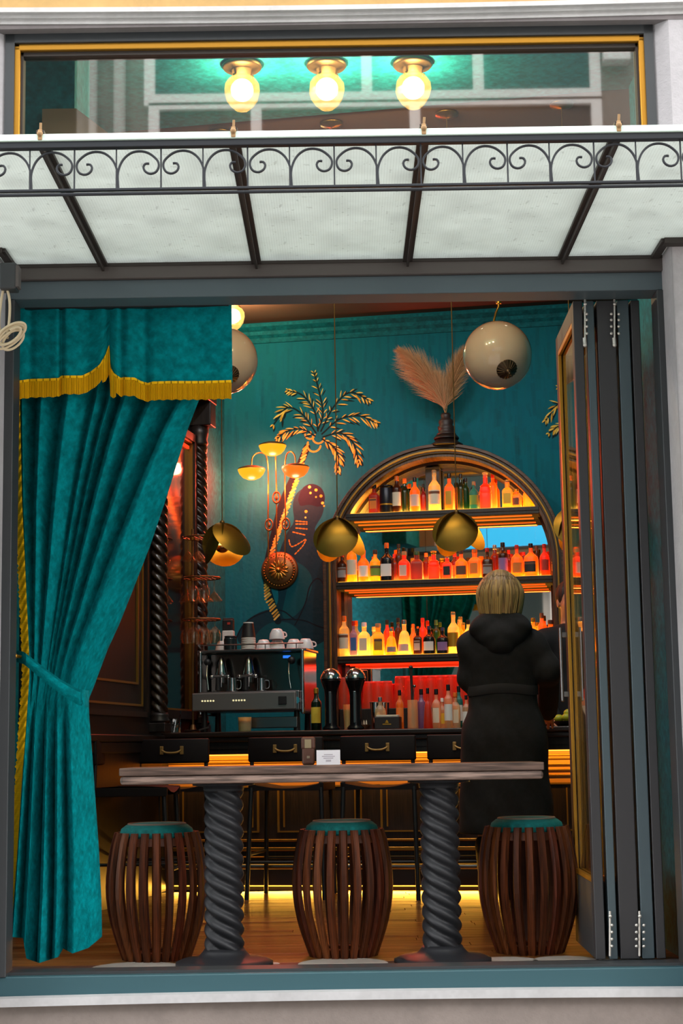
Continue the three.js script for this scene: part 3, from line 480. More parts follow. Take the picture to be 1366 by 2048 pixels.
// ================================================================ FOLDING DOORS stacked against the right of the opening
{
  const D = .60, y0 = .035, y1 = 2.488, z1 = -.115;
  for (let i = 0; i < 5; i++) {
    const t = structure('door_' + (i + 1)), x = [.915, .962, 1.022, 1.088, 1.134][i], th = [.036, .03, .07, .045, .034][i];
    t.position.set(x, 0, z1); t.rotation.y = [-.015, .0, .0, 0, 0][i];
    const blue = i === 1 || i === 3, mt = blue ? M.doorFrameBlue : i === 0 ? M.ironBrown : M.doorFrame;
    part(t, 'stile', boxFT(-th / 2, th / 2, y0, y1, -.06, 0, .004), i === 0 ? M.doorFrame : mt);
    part(t, 'stile', boxFT(-th / 2, th / 2, y0, y1, -D, -D + .06, .004), M.ironBrown);
    part(t, 'top_rail', boxFT(-th / 2, th / 2, y1 - .07, y1, -D + .06, -.06, .003), i ? mt : M.doorFrame);
    part(t, 'bottom_rail', boxFT(-th / 2, th / 2, y0, y0 + .27, -D + .06, -.06, .003), M.anthracite);
    for (const s of [-1, 1]) part(t, 'gold_bead', [...[[y0 + .27, y1 - .07, -D + .06, -D + .08], [y1 - .09, y1 - .07, -D + .06, -.06], [y0 + .27, y0 + .29, -D + .06, -.06]].map(([a, b, c, d]) => boxFT(Math.min(s * .005, s * th / 2), Math.max(s * .005, s * th / 2), a, b, c, d, .002))], M.goldTrim);
    part(t, 'gold_edge', boxFT(-th / 2 + .006, th / 2 - .006, y0 + .28, y1 - .005, -D - .004, -D + .002, .002), M.goldDull);
    part(t, 'pane', boxFT(-.003, .003, y0 + .27, y1 - .07, -D + .06, -.06), M.pane);
    if (i === 0) part(t, 'handle', [boxFT(-th / 2 - .03, -th / 2 - .018, .98, 1.28, -D + .018, -D + .04, .005), boxFT(-th / 2 - .02, -th / 2, 1.0, 1.02, -D + .02, -D + .036), boxFT(-th / 2 - .02, -th / 2, 1.24, 1.26, -D + .02, -D + .036)], M.steel);
    if (i === 0) part(t, 'lock_case', boxFT(th / 2, th / 2 + .02, 1.0, 1.22, -D + .012, -D + .05, .004), M.black);
  }
  const bright = std('#d9d6cf', .25, .7);
  for (const [px, cols, nm] of [[1170, [3], 'door_hinge'], [1229, [-7, 8], 'door_hinge']]) {
    for (const [top, label] of [[1, 'upper'], [0, 'lower']]) {
      const z = -.105, pxb = top ? px : px + 50, P = (x, y) => Z(x, y, z), list = [];
      const ys = top ? [625, 641, 653, 666, 680] : [1848, 1862, 1876, 1890, 1904];
      list.push(bar(P(pxb, ys[0] - 26), P(pxb, ys[4] + 8), .0045, 8));
      for (const y of ys.slice(1)) for (const c of cols) { const p = P(pxb + c, y - 12); list.push(ball(.0062, p.x, p.y, p.z + .008, 10, 8)); }
      { const p = P(pxb, ys[0] - 16); list.push(ball(.0075, p.x, p.y, p.z + .006, 10, 8)); }
      if (top) { const a = P(pxb - 1, 668 + 8), b = P(pxb, 690); list.push(bar(a, b, .008, 10), ball(.009, b.x, b.y, b.z, 10, 8)); }
      tag(part(scene, nm, list, bright), `${label} bolted steel hinge ${cols.length > 1 ? 'with two rows of bolts' : 'with a single row of bolts'} on the folding doors`, 'hinge');
    }
  }
}

// ================================================================ THE BAR COUNTER
const TOPY = .915;
{
  const t = inRoom(thing('bar_counter', 'long dark wooden bar counter with brass-trimmed panels lit from below', 'bar')); const x0 = -1.1, x1 = 1.93;
  part(t, 'counter_top', [boxFT(x0, x1, TOPY - .03, TOPY, -.62, .03, .008), boxFT(x0, x1, TOPY - .06, TOPY - .03, -.60, .01, .008)], std('#3a2a24', .3, 0, { map: turned(tGrain) }));
  part(t, 'frieze', [boxFT(x0, x1, .80, TOPY - .06, -.58, -.02), boxFT(x0, x1, .815, .825, -.02, -.008), boxFT(x0, x1, .785, .80, -.1, -.005)], M.darkWood);
  part(t, 'front_panel', boxFT(x0, x1, .10, .80, -.58, -.13), M.darkWood2);
  part(t, 'lit_board', boxFT(x0, x1, .60, .785, -.13, -.124), std('#b98040', .45)); const ribs = []; for (const y of [.755, .735, .70, .67, .64]) ribs.push(boxFT(x0, x1, y - .006, y + .006, -.13, -.116, .003)); part(t, 'fluted_moulding', ribs, M.brass);
  for (let k = 0; k < 5; k++) { const a = x0 + .06 + k * .61, b = a + .5; part(t, 'panel_trim', [boxFT(a, a + .012, .33, .60, -.13, -.118), boxFT(b - .012, b, .33, .60, -.13, -.118), boxFT(a + .035, a + .043, .36, .57, -.13, -.12), boxFT(b - .043, b - .035, .36, .57, -.13, -.12), boxFT(a, b, .33, .338, -.13, -.12), boxFT(a, b, .59, .6, -.13, -.12)], M.goldDull); }
  for (const [y, h] of [[.285, .014], [.235, .022], [.19, .009]]) part(t, 'brass_rail', boxFT(x0, x1, y - h / 2, y + h / 2, -.13, -.105, .004), M.brass);
  part(t, 'plinth', [boxFT(x0, x1, .03, .15, -.58, -.09, .004), boxFT(x0, x1, .0, .03, -.58, -.14)], M.black);
  part(t, 'foot_rail', [bar(V(x0, .145, .02), V(x1, .145, .02), .016, 12), ...[-.8, -.2, .4, 1, 1.6].map((x) => bar(V(x, .12, -.09), V(x, .145, .02), .01, 8))], M.steel);
  part(t, 'led_strip', boxFT(x0, x1, .777, .783, -.045, -.035), glow(1, .5, .06, .5));
  part(t, 'floor_led_strip', boxFT(x0, x1, .022, .028, -.125, -.115), glow(1, .5, .06, .5));
  areaLight(t, x1 - x0, .02, (x0 + x1) / 2, .774, -.04, [-Math.PI / 2 + .45, 0, 0], [1, .46, .05], LAMP.under);
  areaLight(t, x1 - x0, .02, (x0 + x1) / 2, .02, -.118, [-Math.PI / 2 - 1.0, 0, 0], [1, .46, .05], LAMP.under * 2.0);
}
{
  // counter chairs
  const leather = std('#171012', .55, 0, { specularIntensity: .5 }), leg = std('#16181d', .5);
  const make = (label) => {
    const t = thing('counter_chair', label, 'chair', [0, 0, 0], 0, 'dark chairs along the bar'), w = .42;
    const bg = grid(20, 6, (a, v) => V((a - .5) * w * lerp(1, 1.02, v), .745 + v * .125, .19 + .025 * (1 - Math.cos((a - .5) * 2.4)) * -1)); const b2 = flip(bg.clone()); b2.translate(0, 0, -.028); const rim = boxFT(-w / 2, w / 2, .864, .876, .16, .185, .004);
    const bp = part(t, 'backrest', [toCreasedNormals(plain(new RoundedBoxGeometry(w, .135, .03, 3, .01)).translate(0, .808, .178), .5)], leather);
    part(bp, 'brass_handle', [box(.02, .046, .012, -.058, .812, .197, .003), box(.02, .046, .012, .058, .812, .197, .003), tube([V(-.056, .812, .199), V(-.03, .8, .207), V(.03, .8, .207), V(.056, .812, .199)], .006, 20, 8)], std('#a8824a', .45, .5));
    part(t, 'seat', (() => { const g = grid(24, 10, (a, v) => V((a - .5) * w, .625 - .03 * Math.cos((a - .5) * Math.PI) + .008 * Math.sin(v * Math.PI), lerp(-.2, .19, v))); const h = grid(24, 10, (a, v) => V((a - .5) * w, .585 - .0 * a, lerp(-.2, .19, v))); const f = grid(24, 3, (a, v) => V((a - .5) * w, lerp(.585, .625 - .03 * Math.cos((a - .5) * Math.PI), v), .19)), s1 = boxFT(-w / 2, -w / 2 + .02, .58, .625, -.2, .19, .004), s2 = boxFT(w / 2 - .02, w / 2, .58, .625, -.2, .19, .004); return [flip(g.clone()), h, f, s1, s2]; })(), leather);
    for (const sx of [-1, 1]) { part(t, 'leg', [bar(V(sx * .195, .60, .18), V(sx * .215, 0, .225), .013, 10), bar(V(sx * .195, .60, .178), V(sx * .19, .80, .172), .011, 10)], leg); part(t, 'leg', bar(V(sx * .185, .59, -.18), V(sx * .2, 0, -.21), .013, 10), leg); }
    part(t, 'stretcher', [bar(V(-.208, .2, .21), V(.208, .2, .21), .008, 8), bar(V(-.197, .2, -.2), V(.197, .2, -.2), .008, 8), bar(V(-.208, .24, .205), V(-.196, .24, -.2), .008, 8), bar(V(.208, .24, .205), V(.196, .24, -.2), .008, 8)], leg);
    return t;
  };
  const cu = (px) => U(px, 1500, .46).u;
  const spots = [[U(272, 1500, 1.05).u, 1.05, -Math.PI / 2 + .12, 'dark bar chair turned aside at the end of the counter behind the curtain'], [cu(345), .28, .0, 'dark bar chair with brass handle nearest the barley-twist columns'], [cu(570), .28, .02, 'dark bar chair with brass handle behind the card terminal'], [cu(757), .28, -.02, 'dark bar chair with brass handle behind the white table card'], [cu(930), .25, 0, 'dark bar chair with brass handle partly behind the woman in the coat']];
  const c0 = make(spots[0][3]);
  spots.forEach(([u, w, a, l], i) => { const c = i ? c0.clone() : c0; if (i) { c.name = numbered('counter_chair'); scene.add(c); tag(c, l, 'chair', 'dark chairs along the bar'); } c.position.copy(W(u, 0, w)); c.rotation.set(0, ROOM + a, 0); });
}

// ================================================================ THE BACK BAR
const AU = .43, AY = 2.0, AR = .79, WF = -1.30;
const glassMat = (c, rough = .3, tr = .85) => new THREE.MeshPhysicalMaterial({ color: c, roughness: rough, transmission: tr, thickness: 0, ior: 1.45 });
const G = { amber: glassMat('#ff9d14', .55, .85), 'dark amber': glassMat('#a03804', .5, .8), golden: glassMat('#ffc426', .55, .85), clear: glassMat('#fff0c8', .45, .85), green: glassMat('#1f5a22', .3, .7), 'dark green': glassMat('#16301a', .25, .55), brown: glassMat('#5a2a10', .3, .6), red: glassMat('#981404', .36, .75), orange: glassMat('#f25a02', .52, .82), teal: glassMat('#2f8f84', .6, .5), blue: glassMat('#4a78c8', .35, .8), black: std('#141318', .2), violet: glassMat('#b7a0d8', .35, .8) };
const LB = { cream: std('#d9cdb4', .7), white: std('#e6e0da', .7), grey: std('#8f8a88', .7), black: std('#1c1a1c', .6), green: std('#7f9a3a', .7), brown: std('#6a4430', .7), yellow: std('#e2c23c', .7), gold: std('#c0902c', .4, .5), pink: std('#d8b4a8', .7), red: std('#b03222', .7), violet: std('#8d6aa0', .7), orange: std('#e07a2c', .7), blue: std('#3a5f9a', .7) };
const CP_ = { black: std('#15141a', .4), red: std('#b81e14', .45), orange: std('#e06a1a', .5), gold: std('#c89a3a', .3, .8), silver: std('#c0c0c4', .25, .9), cork: std('#b98a5a', .8), brown: std('#4a2a1c', .6), clear: glassMat('#fff2d8', .1, .9), white: std('#e8e4e0', .5), green: std('#2f5a34', .5), blue: std('#28385e', .5) };
// outline of each kind: [height share, radius share, squareness]
const SHAPES = {
  round: [[0, .94, 2], [.012, 1, 2], [.55, 1, 2], [.62, .93, 2], [.69, .62, 2], [.74, .38, 2], [.78, .33, 2], [.93, .33, 2]],
  tall: [[0, .94, 2], [.012, 1, 2], [.62, 1, 2], [.68, .92, 2], [.73, .6, 2], [.78, .42, 2], [.93, .38, 2]],
  square: [[0, .92, 8], [.012, 1, 8], [.58, 1, 8], [.64, .92, 6], [.69, .6, 3], [.73, .38, 2], [.92, .36, 2]],
  squat: [[0, .92, 3], [.012, 1, 3], [.50, 1, 3], [.60, .9, 3], [.68, .5, 2], [.73, .3, 2], [.92, .28, 2]],
  cone: [[0, .96, 2], [.012, 1, 2], [.35, .84, 2], [.58, .66, 2], [.64, .52, 2], [.69, .3, 2], [.92, .28, 2]],
  decanter: [[0, .92, 5], [.012, 1, 5], [.42, 1, 5], [.44, .9, 5], [.5, .98, 4], [.62, .8, 3], [.70, .36, 2], [.92, .32, 2]],
};
const radiusAt = (sh, k) => { for (let i = 1; i < sh.length; i++) if (k <= sh[i][0]) { const t = (k - sh[i - 1][0]) / (sh[i][0] - sh[i - 1][0]); return [lerp(sh[i - 1][1], sh[i][1], t), lerp(sh[i - 1][2], sh[i][2], t)]; } return sh.at(-1).slice(1); };
const ringR = (r, n, th) => r / Math.pow(Math.abs(Math.cos(th)) ** n + Math.abs(Math.sin(th)) ** n, 1 / n) * (n > 3 ? .86 : 1);
function bottle({ name = 'bottle', u, y, w, h, d, kind = 'round', glass = 'amber', lab, cap = 'black', label, group, turn = 0, band }) {
  const t = thing(name, label, name === 'bottle' ? 'bottle' : name.split('_').pop(), W(u, y, w), ROOM + turn, group), r = d / 2, sh = SHAPES[kind], rows = [...new Set([0, .012, .3, .5, .55, .58, .6, .62, .64, .66, .69, .71, .73, .76, .78, .93, ...sh.map((s) => s[0])])].filter((k) => k <= sh.at(-1)[0]).sort((a, b) => a - b);
  const seg = 20, pos = [], idx = []; rows.forEach((k) => { const [rr, n] = radiusAt(sh, k); for (let i = 0; i <= seg; i++) { const th = i / seg * Math.PI * 2 + Math.PI / 4, R = ringR(rr * r, n, th); pos.push(R * Math.cos(th), k * h, R * Math.sin(th)); } });
  for (let j = 0; j + 1 < rows.length; j++) for (let i = 0; i < seg; i++) { const a = j * (seg + 1) + i; idx.push(a, a + seg + 1, a + 1, a + 1, a + seg + 1, a + seg + 2); }
  const c0 = pos.length / 3; pos.push(0, .004, 0); for (let i = 0; i < seg; i++) idx.push(c0, i, i + 1);
  const g = new THREE.BufferGeometry(); g.setAttribute('position', new THREE.Float32BufferAttribute(pos, 3)); g.setIndex(idx); g.computeVertexNormals();
  part(t, 'glass', toCreasedNormals(plain(g), .7), G[glass]);
  const nr = radiusAt(sh, .9)[0] * r * 1.12, c = part(t, 'cap', lathe([[0, h * .86], [nr, h * .86], [nr * 1.04, h * .88], [nr * 1.02, h * .99], [nr * .85, h], [0, h]], 16), CP_[cap]);
  if (kind === 'decanter') part(t, 'stopper', lathe([[0, h * .93], [nr * .7, h * .93], [nr * 1.3, h * .955], [nr * 1.3, h * .985], [nr * .8, h], [0, h]], 16), CP_[cap]);
  if (lab) {
    const [l0, l1, wd] = { round: [.16, .50, 1.1], tall: [.18, .55, 1.1], square: [.15, .52, .62], squat: [.12, .44, .8], cone: [.1, .3, .9], decanter: [.1, .36, .6] }[kind];
    const lg = grid(12, 3, (a, v) => { const th = Math.PI / 2 - (a - .5) * 2 * wd, k = lerp(l0, l1, v), [rr, n] = radiusAt(sh, k), R = ringR(rr * r, n, th) + .0012; return V(R * Math.cos(th), k * h, R * Math.sin(th)); });
    const l = part(t, 'label', lg, LB[lab]);
    if (band) part(l, 'label_band', grid(12, 1, (a, v) => { const th = Math.PI / 2 - (a - .5) * 2 * wd * .96, k = lerp(l1 - .09, l1 - .03, v), [rr, n] = radiusAt(sh, k), R = ringR(rr * r, n, th) + .002; return V(R * Math.cos(th), k * h, R * Math.sin(th)); }), LB[band]);
  }
  return t;
}
const ledYellow = glow(1, .42, .03, .32), SH = [[2.36, WF, '#ff6a10', 1.0, .14], [1.905, WF, '#ff4a08', 1.0, .09], [1.415, WF, '#ff1c04', 1.0, .03]];
{
  const t = inRoom(thing('back_bar', 'arched dark wooden back bar with mirror and three lit bottle shelves', 'cabinet'));
  const arch = (R, r, y0, sx = 1) => { const s = new THREE.Shape(); s.moveTo(-R, y0); s.lineTo(-R, AY); s.absarc(0, AY, R, Math.PI, 0, true); s.lineTo(R, y0); s.lineTo(r, y0); s.lineTo(r, AY); s.absarc(0, AY, r, 0, Math.PI, false); s.lineTo(-r, y0); s.closePath(); return s; };
  const ring = (R, r, z0, z1, mat, name, bev = .003) => { const g = extrude(arch(R - bev, r + bev, .93), z1 - z0 - 2 * bev, bev, 40); g.translate(AU, 0, z0 + bev); return part(t, name, g, mat); };
  ring(AR, .735, WB + .002, WF + .02, M.darkWood2, 'arch_frame'); ring(AR + .006, AR - .016, WF + .018, WF + .034, M.brownWood, 'arch_moulding'); ring(AR - .03, AR - .044, WF + .018, WF + .03, M.goldDull, 'arch_bead'); ring(.75, .712, WB + .012, WF - .002, M.warmWood, 'arch_lining'); ring(.715, .690, WB + .012, WB + .14, M.darkWood2, 'inner_arch', .002);
  const ms = new THREE.Shape(); ms.moveTo(-.73, .93); ms.lineTo(-.73, AY); ms.absarc(0, AY, .73, Math.PI, 0, true); ms.lineTo(.73, .93); ms.closePath(); const mg = extrude(ms, .006, 0, 40); mg.translate(AU, 0, WB + .004); part(t, 'mirror', mg, M.mirror);
  SH.forEach(([y, w, c], i) => {
    const half = i === 0 ? .64 : .712, s = part(t, 'shelf', [boxFT(AU - half, AU + half, y - .052, y - .004, WB + .012, w, .004), boxFT(AU - half, AU + half, y - .03, y - .018, w - .004, w + .006, .002)], M.darkWood);
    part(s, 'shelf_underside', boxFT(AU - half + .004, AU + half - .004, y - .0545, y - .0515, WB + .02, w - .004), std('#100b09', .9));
    part(s, 'light_panel', boxFT(AU - half + .01, AU + half - .01, y - .005, y - .0005, WB + .03, w - .012), ledYellow);
    const col = new THREE.Color(c);
    for (const ww of [w - .035, w - .19]) part(s, 'led_strip', boxFT(AU - half + .05, AU + half - .05, y - .062, y - .050, ww - .012, ww + .012), glow(1, SH[i][4], .004, .3));
    areaLight(t, half * 2 - .1, .03, AU, y - .066, w - .11, [-Math.PI / 2, 0, 0], [1, SH[i][4] * 1.3, .02], LAMP.strip * .8);
    areaLight(t, half * 2 - .06, .2, AU, y + .002, w - .15, [Math.PI / 2, 0, 0], [1, .5, .06], 5);
  });
  part(t, 'back_counter', [boxFT(AU - 1.4, UB1 - .02, .88, .93, WB + .002, -1.12, .006), boxFT(AU - 1.38, UB1 - .02, 0, .88, WB + .002, -1.16)], M.darkWood);
  part(t, 'glass_step', boxFT(AU - .70, AU + .70, .93, 1.065, WB + .03, -1.27, .005), M.darkWood);
  part(t, 'keystone_cap', [lathe([[0, 0], [.105, 0], [.11, .012], [.08, .03], [.07, .05], [0, .05]], 32).translate(AU + .04, 2.785, -1.33), lathe([[0, 0], [.08, 0], [.085, .01], [.07, .03], [.0, .03]], 32).translate(AU + .04, 2.83, -1.33)], M.darkWood2);
}
{
  const p = thing('turned_urn', 'dark turned wooden urn on top of the arched back bar', 'urn', W(AU + .04, 2.858, -1.33), ROOM);
  part(p, 'urn_body', lathe([[0, 0], [.06, 0], [.064, .012], [.05, .024], [.054, .04], [.056, .06], [.044, .07], [.05, .09], [.046, .105], [.03, .118], [.034, .135], [.03, .15], [0, .15]], 28), std('#2a1d18', .5));
  // pampas: three feathery plumes of individual strands
  const q = thing('pampas_plume', 'beige pampas grass plumes fanning out of the dark urn', 'dried grass', W(AU + .04, 3.0, -1.33), ROOM);
  const rr = mulberry(17), pl = (tx, ty, n, fat, seed) => {
    const cr = new THREE.QuadraticBezierCurve3(V(0, 0, 0), V(tx * .25, ty * .55, .02), V(tx, ty, .04)), pos = [], idx = [];
    for (let i = 0; i < n; i++) {
      const t = .12 + .88 * Math.pow(rr(), .8), p0 = cr.getPoint(t), d = cr.getTangent(t), side = V(-d.y, d.x, 0), a = rr() * 6.283, L = fat * (.5 + rr() * .8) * Math.sin(Math.PI * Math.min(.93, t * .75 + .22)), out = side.clone().multiplyScalar(Math.cos(a)).add(V(0, 0, Math.sin(a)));
      const m = p0.clone().addScaledVector(out, L * .55).addScaledVector(d, L * .55), e = p0.clone().addScaledVector(out, L * .95).addScaledVector(d, L * (1 + .6 * rr())); e.y -= L * .25;
      const wv = V(rr() - .5, rr() - .5, rr() - .5).normalize().multiplyScalar(.0011), b = pos.length / 3;
      for (const [k, f] of [[p0, 1], [m, .9], [e, .15]]) pos.push(k.x + wv.x * f, k.y + wv.y * f, k.z + wv.z * f, k.x - wv.x * f, k.y - wv.y * f, k.z - wv.z * f);
      idx.push(b, b + 1, b + 2, b + 1, b + 3, b + 2, b + 2, b + 3, b + 4, b + 3, b + 5, b + 4);
    }
    const g = new THREE.BufferGeometry(); g.setAttribute('position', new THREE.Float32BufferAttribute(pos, 3)); g.setIndex(idx); g.computeVertexNormals();
    const m = part(q, 'plume', g, [std('#d2a878', .9, 0), std('#c89a68', .9, 0), std('#dcb284', .9, 0)][seed]); part(m, 'stalk', new THREE.TubeGeometry(cr, 20, .0022, 5), std('#a8814e', .8));
  };
  pl(-.30, .45, 3600, .12, 0); pl(.17, .46, 2800, .085, 1); pl(-.06, .28, 1800, .085, 2);
}
{
  const rows = [
    // px centre, px top, px width, kind, glass, label colour, cap, [depth step]
    ['top', 0, 'bottles on the top shelf', [[748, 970, 23, 'square', 'dark amber', 'orange', 'black'], [772, 971, 27, 'tin'], [793, 952, 20, 'tall', 'brown', 'cream', 'orange'], [809, 957, 17, 'tall', 'dark green', null, 'orange', 1], [829, 955, 21, 'round', 'amber', 'pink', 'black'], [846, 968, 13, 'round', 'red', null, 'black', 1], [868, 940, 25, 'round', 'clear', 'cream', 'clear'], [898, 947, 21, 'square', 'amber', 'gold', 'black'], [921, 948, 15, 'tall', 'dark green', null, 'black', 1], [931, 956, 14, 'tall', 'green', null, 'black'], [947, 963, 19, 'round', 'teal', 'green', 'cork'], [970, 945, 27, 'decanter', 'orange', null, 'clear'], [985, 947, 16, 'tall', 'amber', null, 'red', 1], [1014, 960, 24, 'square', 'golden', 'gold', 'clear'], [1033, 978, 20, 'square', 'amber', 'brown', 'gold'], [1056, 968, 22, 'squat', 'golden', null, 'black'], [1075, 985, 14, 'round', 'golden', null, 'brown', 1]]],
    ['middle', 1, 'bottles on the middle shelf', [[684, 1106, 20, 'round', 'brown', 'grey', 'red'], [703, 1084, 21, 'tall', 'golden', 'cream', 'clear'], [727, 1100, 22, 'round', 'amber', 'white', 'orange'], [750, 1100, 23, 'round', 'golden', 'green', 'brown'], [773, 1086, 27, 'squat', 'black', 'white', 'orange'], [789, 1108, 16, 'tall', 'red', null, 'red', 1], [797, 1088, 15, 'tall', 'brown', null, 'black', 1], [808, 1103, 24, 'square', 'orange', 'pink', 'cork'], [833, 1103, 28, 'square', 'dark amber', null, 'green'], [852, 1106, 16, 'tall', 'red', null, 'orange', 1], [867, 1102, 27, 'decanter', 'orange', null, 'gold'], [894, 1110, 22, 'square', 'orange', 'black', 'silver'], [909, 1106, 16, 'tall', 'red', 'red', 'red', 1], [922, 1101, 25, 'squat', 'amber', 'brown', 'brown'], [949, 1099, 26, 'square', 'amber', 'orange', 'orange'], [974, 1096, 22, 'squat', 'brown', 'grey', 'red'], [989, 1090, 17, 'tall', 'red', null, 'silver', 1], [1005, 1085, 20, 'tall', 'brown', 'violet', 'black'], [1017, 1100, 14, 'tall', 'red', null, 'red', 1], [1033, 1090, 24, 'squat', 'amber', 'orange', 'red'], [1047, 1104, 16, 'tall', 'red', null, 'red', 1], [1061, 1087, 28, 'squat', 'amber', 'black', 'black'], [1073, 1092, 15, 'tall', 'brown', null, 'brown', 1], [1088, 1088, 19, 'round', 'orange', 'red', 'red'], [1112, 1102, 21, 'tall', 'green', 'yellow', 'green'], [1133, 1100, 19, 'round', 'red', 'white', 'black']]],
    ['bottom', 2, 'bottles on the lowest shelf', [[688, 1232, 21, 'tall', 'clear', 'cream', 'orange'], [707, 1242, 18, 'square', 'violet', 'blue', 'red'], [728, 1245, 25, 'square', 'clear', 'cream', 'white'], [756, 1247, 27, 'square', 'golden', 'gold', 'cork'], [774, 1240, 15, 'tall', 'orange', null, 'black', 1], [782, 1256, 25, 'cone', 'golden', 'grey', 'silver'], [796, 1236, 15, 'tall', 'brown', null, 'black', 1], [808, 1240, 29, 'cone', 'clear', 'pink', 'silver'], [826, 1248, 15, 'round', 'amber', null, 'orange', 1], [835, 1257, 19, 'square', 'brown', 'pink', 'black'], [845, 1236, 17, 'tall', 'orange', null, 'red', 1], [858, 1252, 24, 'squat', 'black', 'white', 'blue'], [872, 1240, 15, 'tall', 'green', null, 'green', 1], [885, 1255, 24, 'squat', 'black', 'violet', 'blue'], [906, 1224, 24, 'round', 'clear', 'gold', 'clear'], [918, 1240, 17, 'tall', 'golden', null, 'clear', 1], [936, 1240, 20, 'round', 'clear', 'grey', 'black'], [1066, 1236, 22, 'round', 'golden', 'cream', 'gold'], [1083, 1226, 18, 'tall', 'amber', null, 'brown', 1], [1101, 1240, 27, 'square', 'golden', 'red', 'brown'], [1124, 1240, 20, 'round', 'amber', 'white', 'gold']]],
  ];
  for (const [shelf, si, group, list] of rows) {
    const y = SH[si][0];
    list.forEach(([px, top, wd, kind, glass, lab, cap, back], i) => {
      const w = WF - (back ? .17 : .07) - .02 * ((i * 37 % 5) / 5), a = U(px, top, w), sc = (6.1 + 3.6 - w) / FOCAL * 1.0, d = wd * sc * .99, h = a.y - y, u = a.u, pos = `${ORD[i + 1]} from the left on the ${shelf} shelf`;
      if (kind === 'tin') { const t = thing('whisky_tin', `round black tin canister, ${pos}`, 'tin', W(u, y, w), ROOM, group); part(t, 'canister', lathe([[0, 0], [d / 2, 0], [d / 2, h * .9], [0, h * .9]], 28), std('#22242c', .35, .4)); part(t, 'tin_lid', lathe([[0, h * .9], [d / 2 * 1.03, h * .9], [d / 2 * 1.03, h * .98], [d / 2 * .9, h], [0, h]], 28), std('#1a1a20', .3, .5)); part(t, 'gold_stripe', lathe([[d / 2 + .0008, h * .28], [d / 2 + .0008, h * .33]], 28), LB.gold); return; }
      bottle({ u, y, w, h, d, kind, glass, lab, cap, group, band: lab && i % 3 === 0 ? 'brown' : null, turn: ((i * 53) % 7 - 3) * .05, label: `${glass.replace(' ', '-')} bottle with ${lab ? lab + ' label and ' : ''}${cap} ${kind === 'decanter' ? 'stopper' : 'cap'}, ${pos}` });
    });
  }
  // dark gift box behind the clear bottle
  const a = U(866, 936, WF - .2), t = thing('gift_box', 'tall black gift box standing behind the clear bottle on the top shelf', 'box', W(a.u, SH[0][0], WF - .2), ROOM);
  part(t, 'carton', box(.095, a.y - SH[0][0] - .012, .09, 0, (a.y - SH[0][0] - .012) / 2, 0, .003), std('#1c1a20', .5)); part(t, 'lid', box(.097, .012, .092, 0, a.y - SH[0][0] - .006, 0, .003), std('#26232a', .5));
}
{
  // upturned tumblers lit red on the step of the back counter
  const mats = glassMat('#ff7a48', .45, .8), proto = (k) => { const r0 = .042, h = k ? .205 : .175; return lathe([[r0 * 1.1, 0], [r0 * 1.14, .004], [r0 * .98, h * .55], [r0 * .86, h * .96], [r0 * .8, h], [0, h - .004]], 24); };
  const g0 = proto(0), g1 = proto(1); let n = 0;
  for (const [px, tall] of [[688, 1], [706, 0], [738, 0], [756, 0], [774, 0], [801, 1], [822, 1], [842, 1], [862, 1], [882, 1], [902, 1], [922, 1], [942, 1]]) {
    const a = U(px, 1380, -1.36), t = thing('tumbler', `${tall ? 'tall' : 'short'} upturned tumbler glowing red, ${ORD[++n]} from the left beneath the lowest bottle shelf`, 'glass', W(a.u, 1.065, -1.36), ROOM, 'upturned tumblers under the lowest shelf');
    part(t, 'glass_wall', tall ? g1 : g0, mats); part(t, 'glass_foot', lathe([[0, tall ? .2 : .17], [.033, tall ? .2 : .17], [.034, tall ? .209 : .179], [0, tall ? .209 : .179]], 20), mats);
  }
}

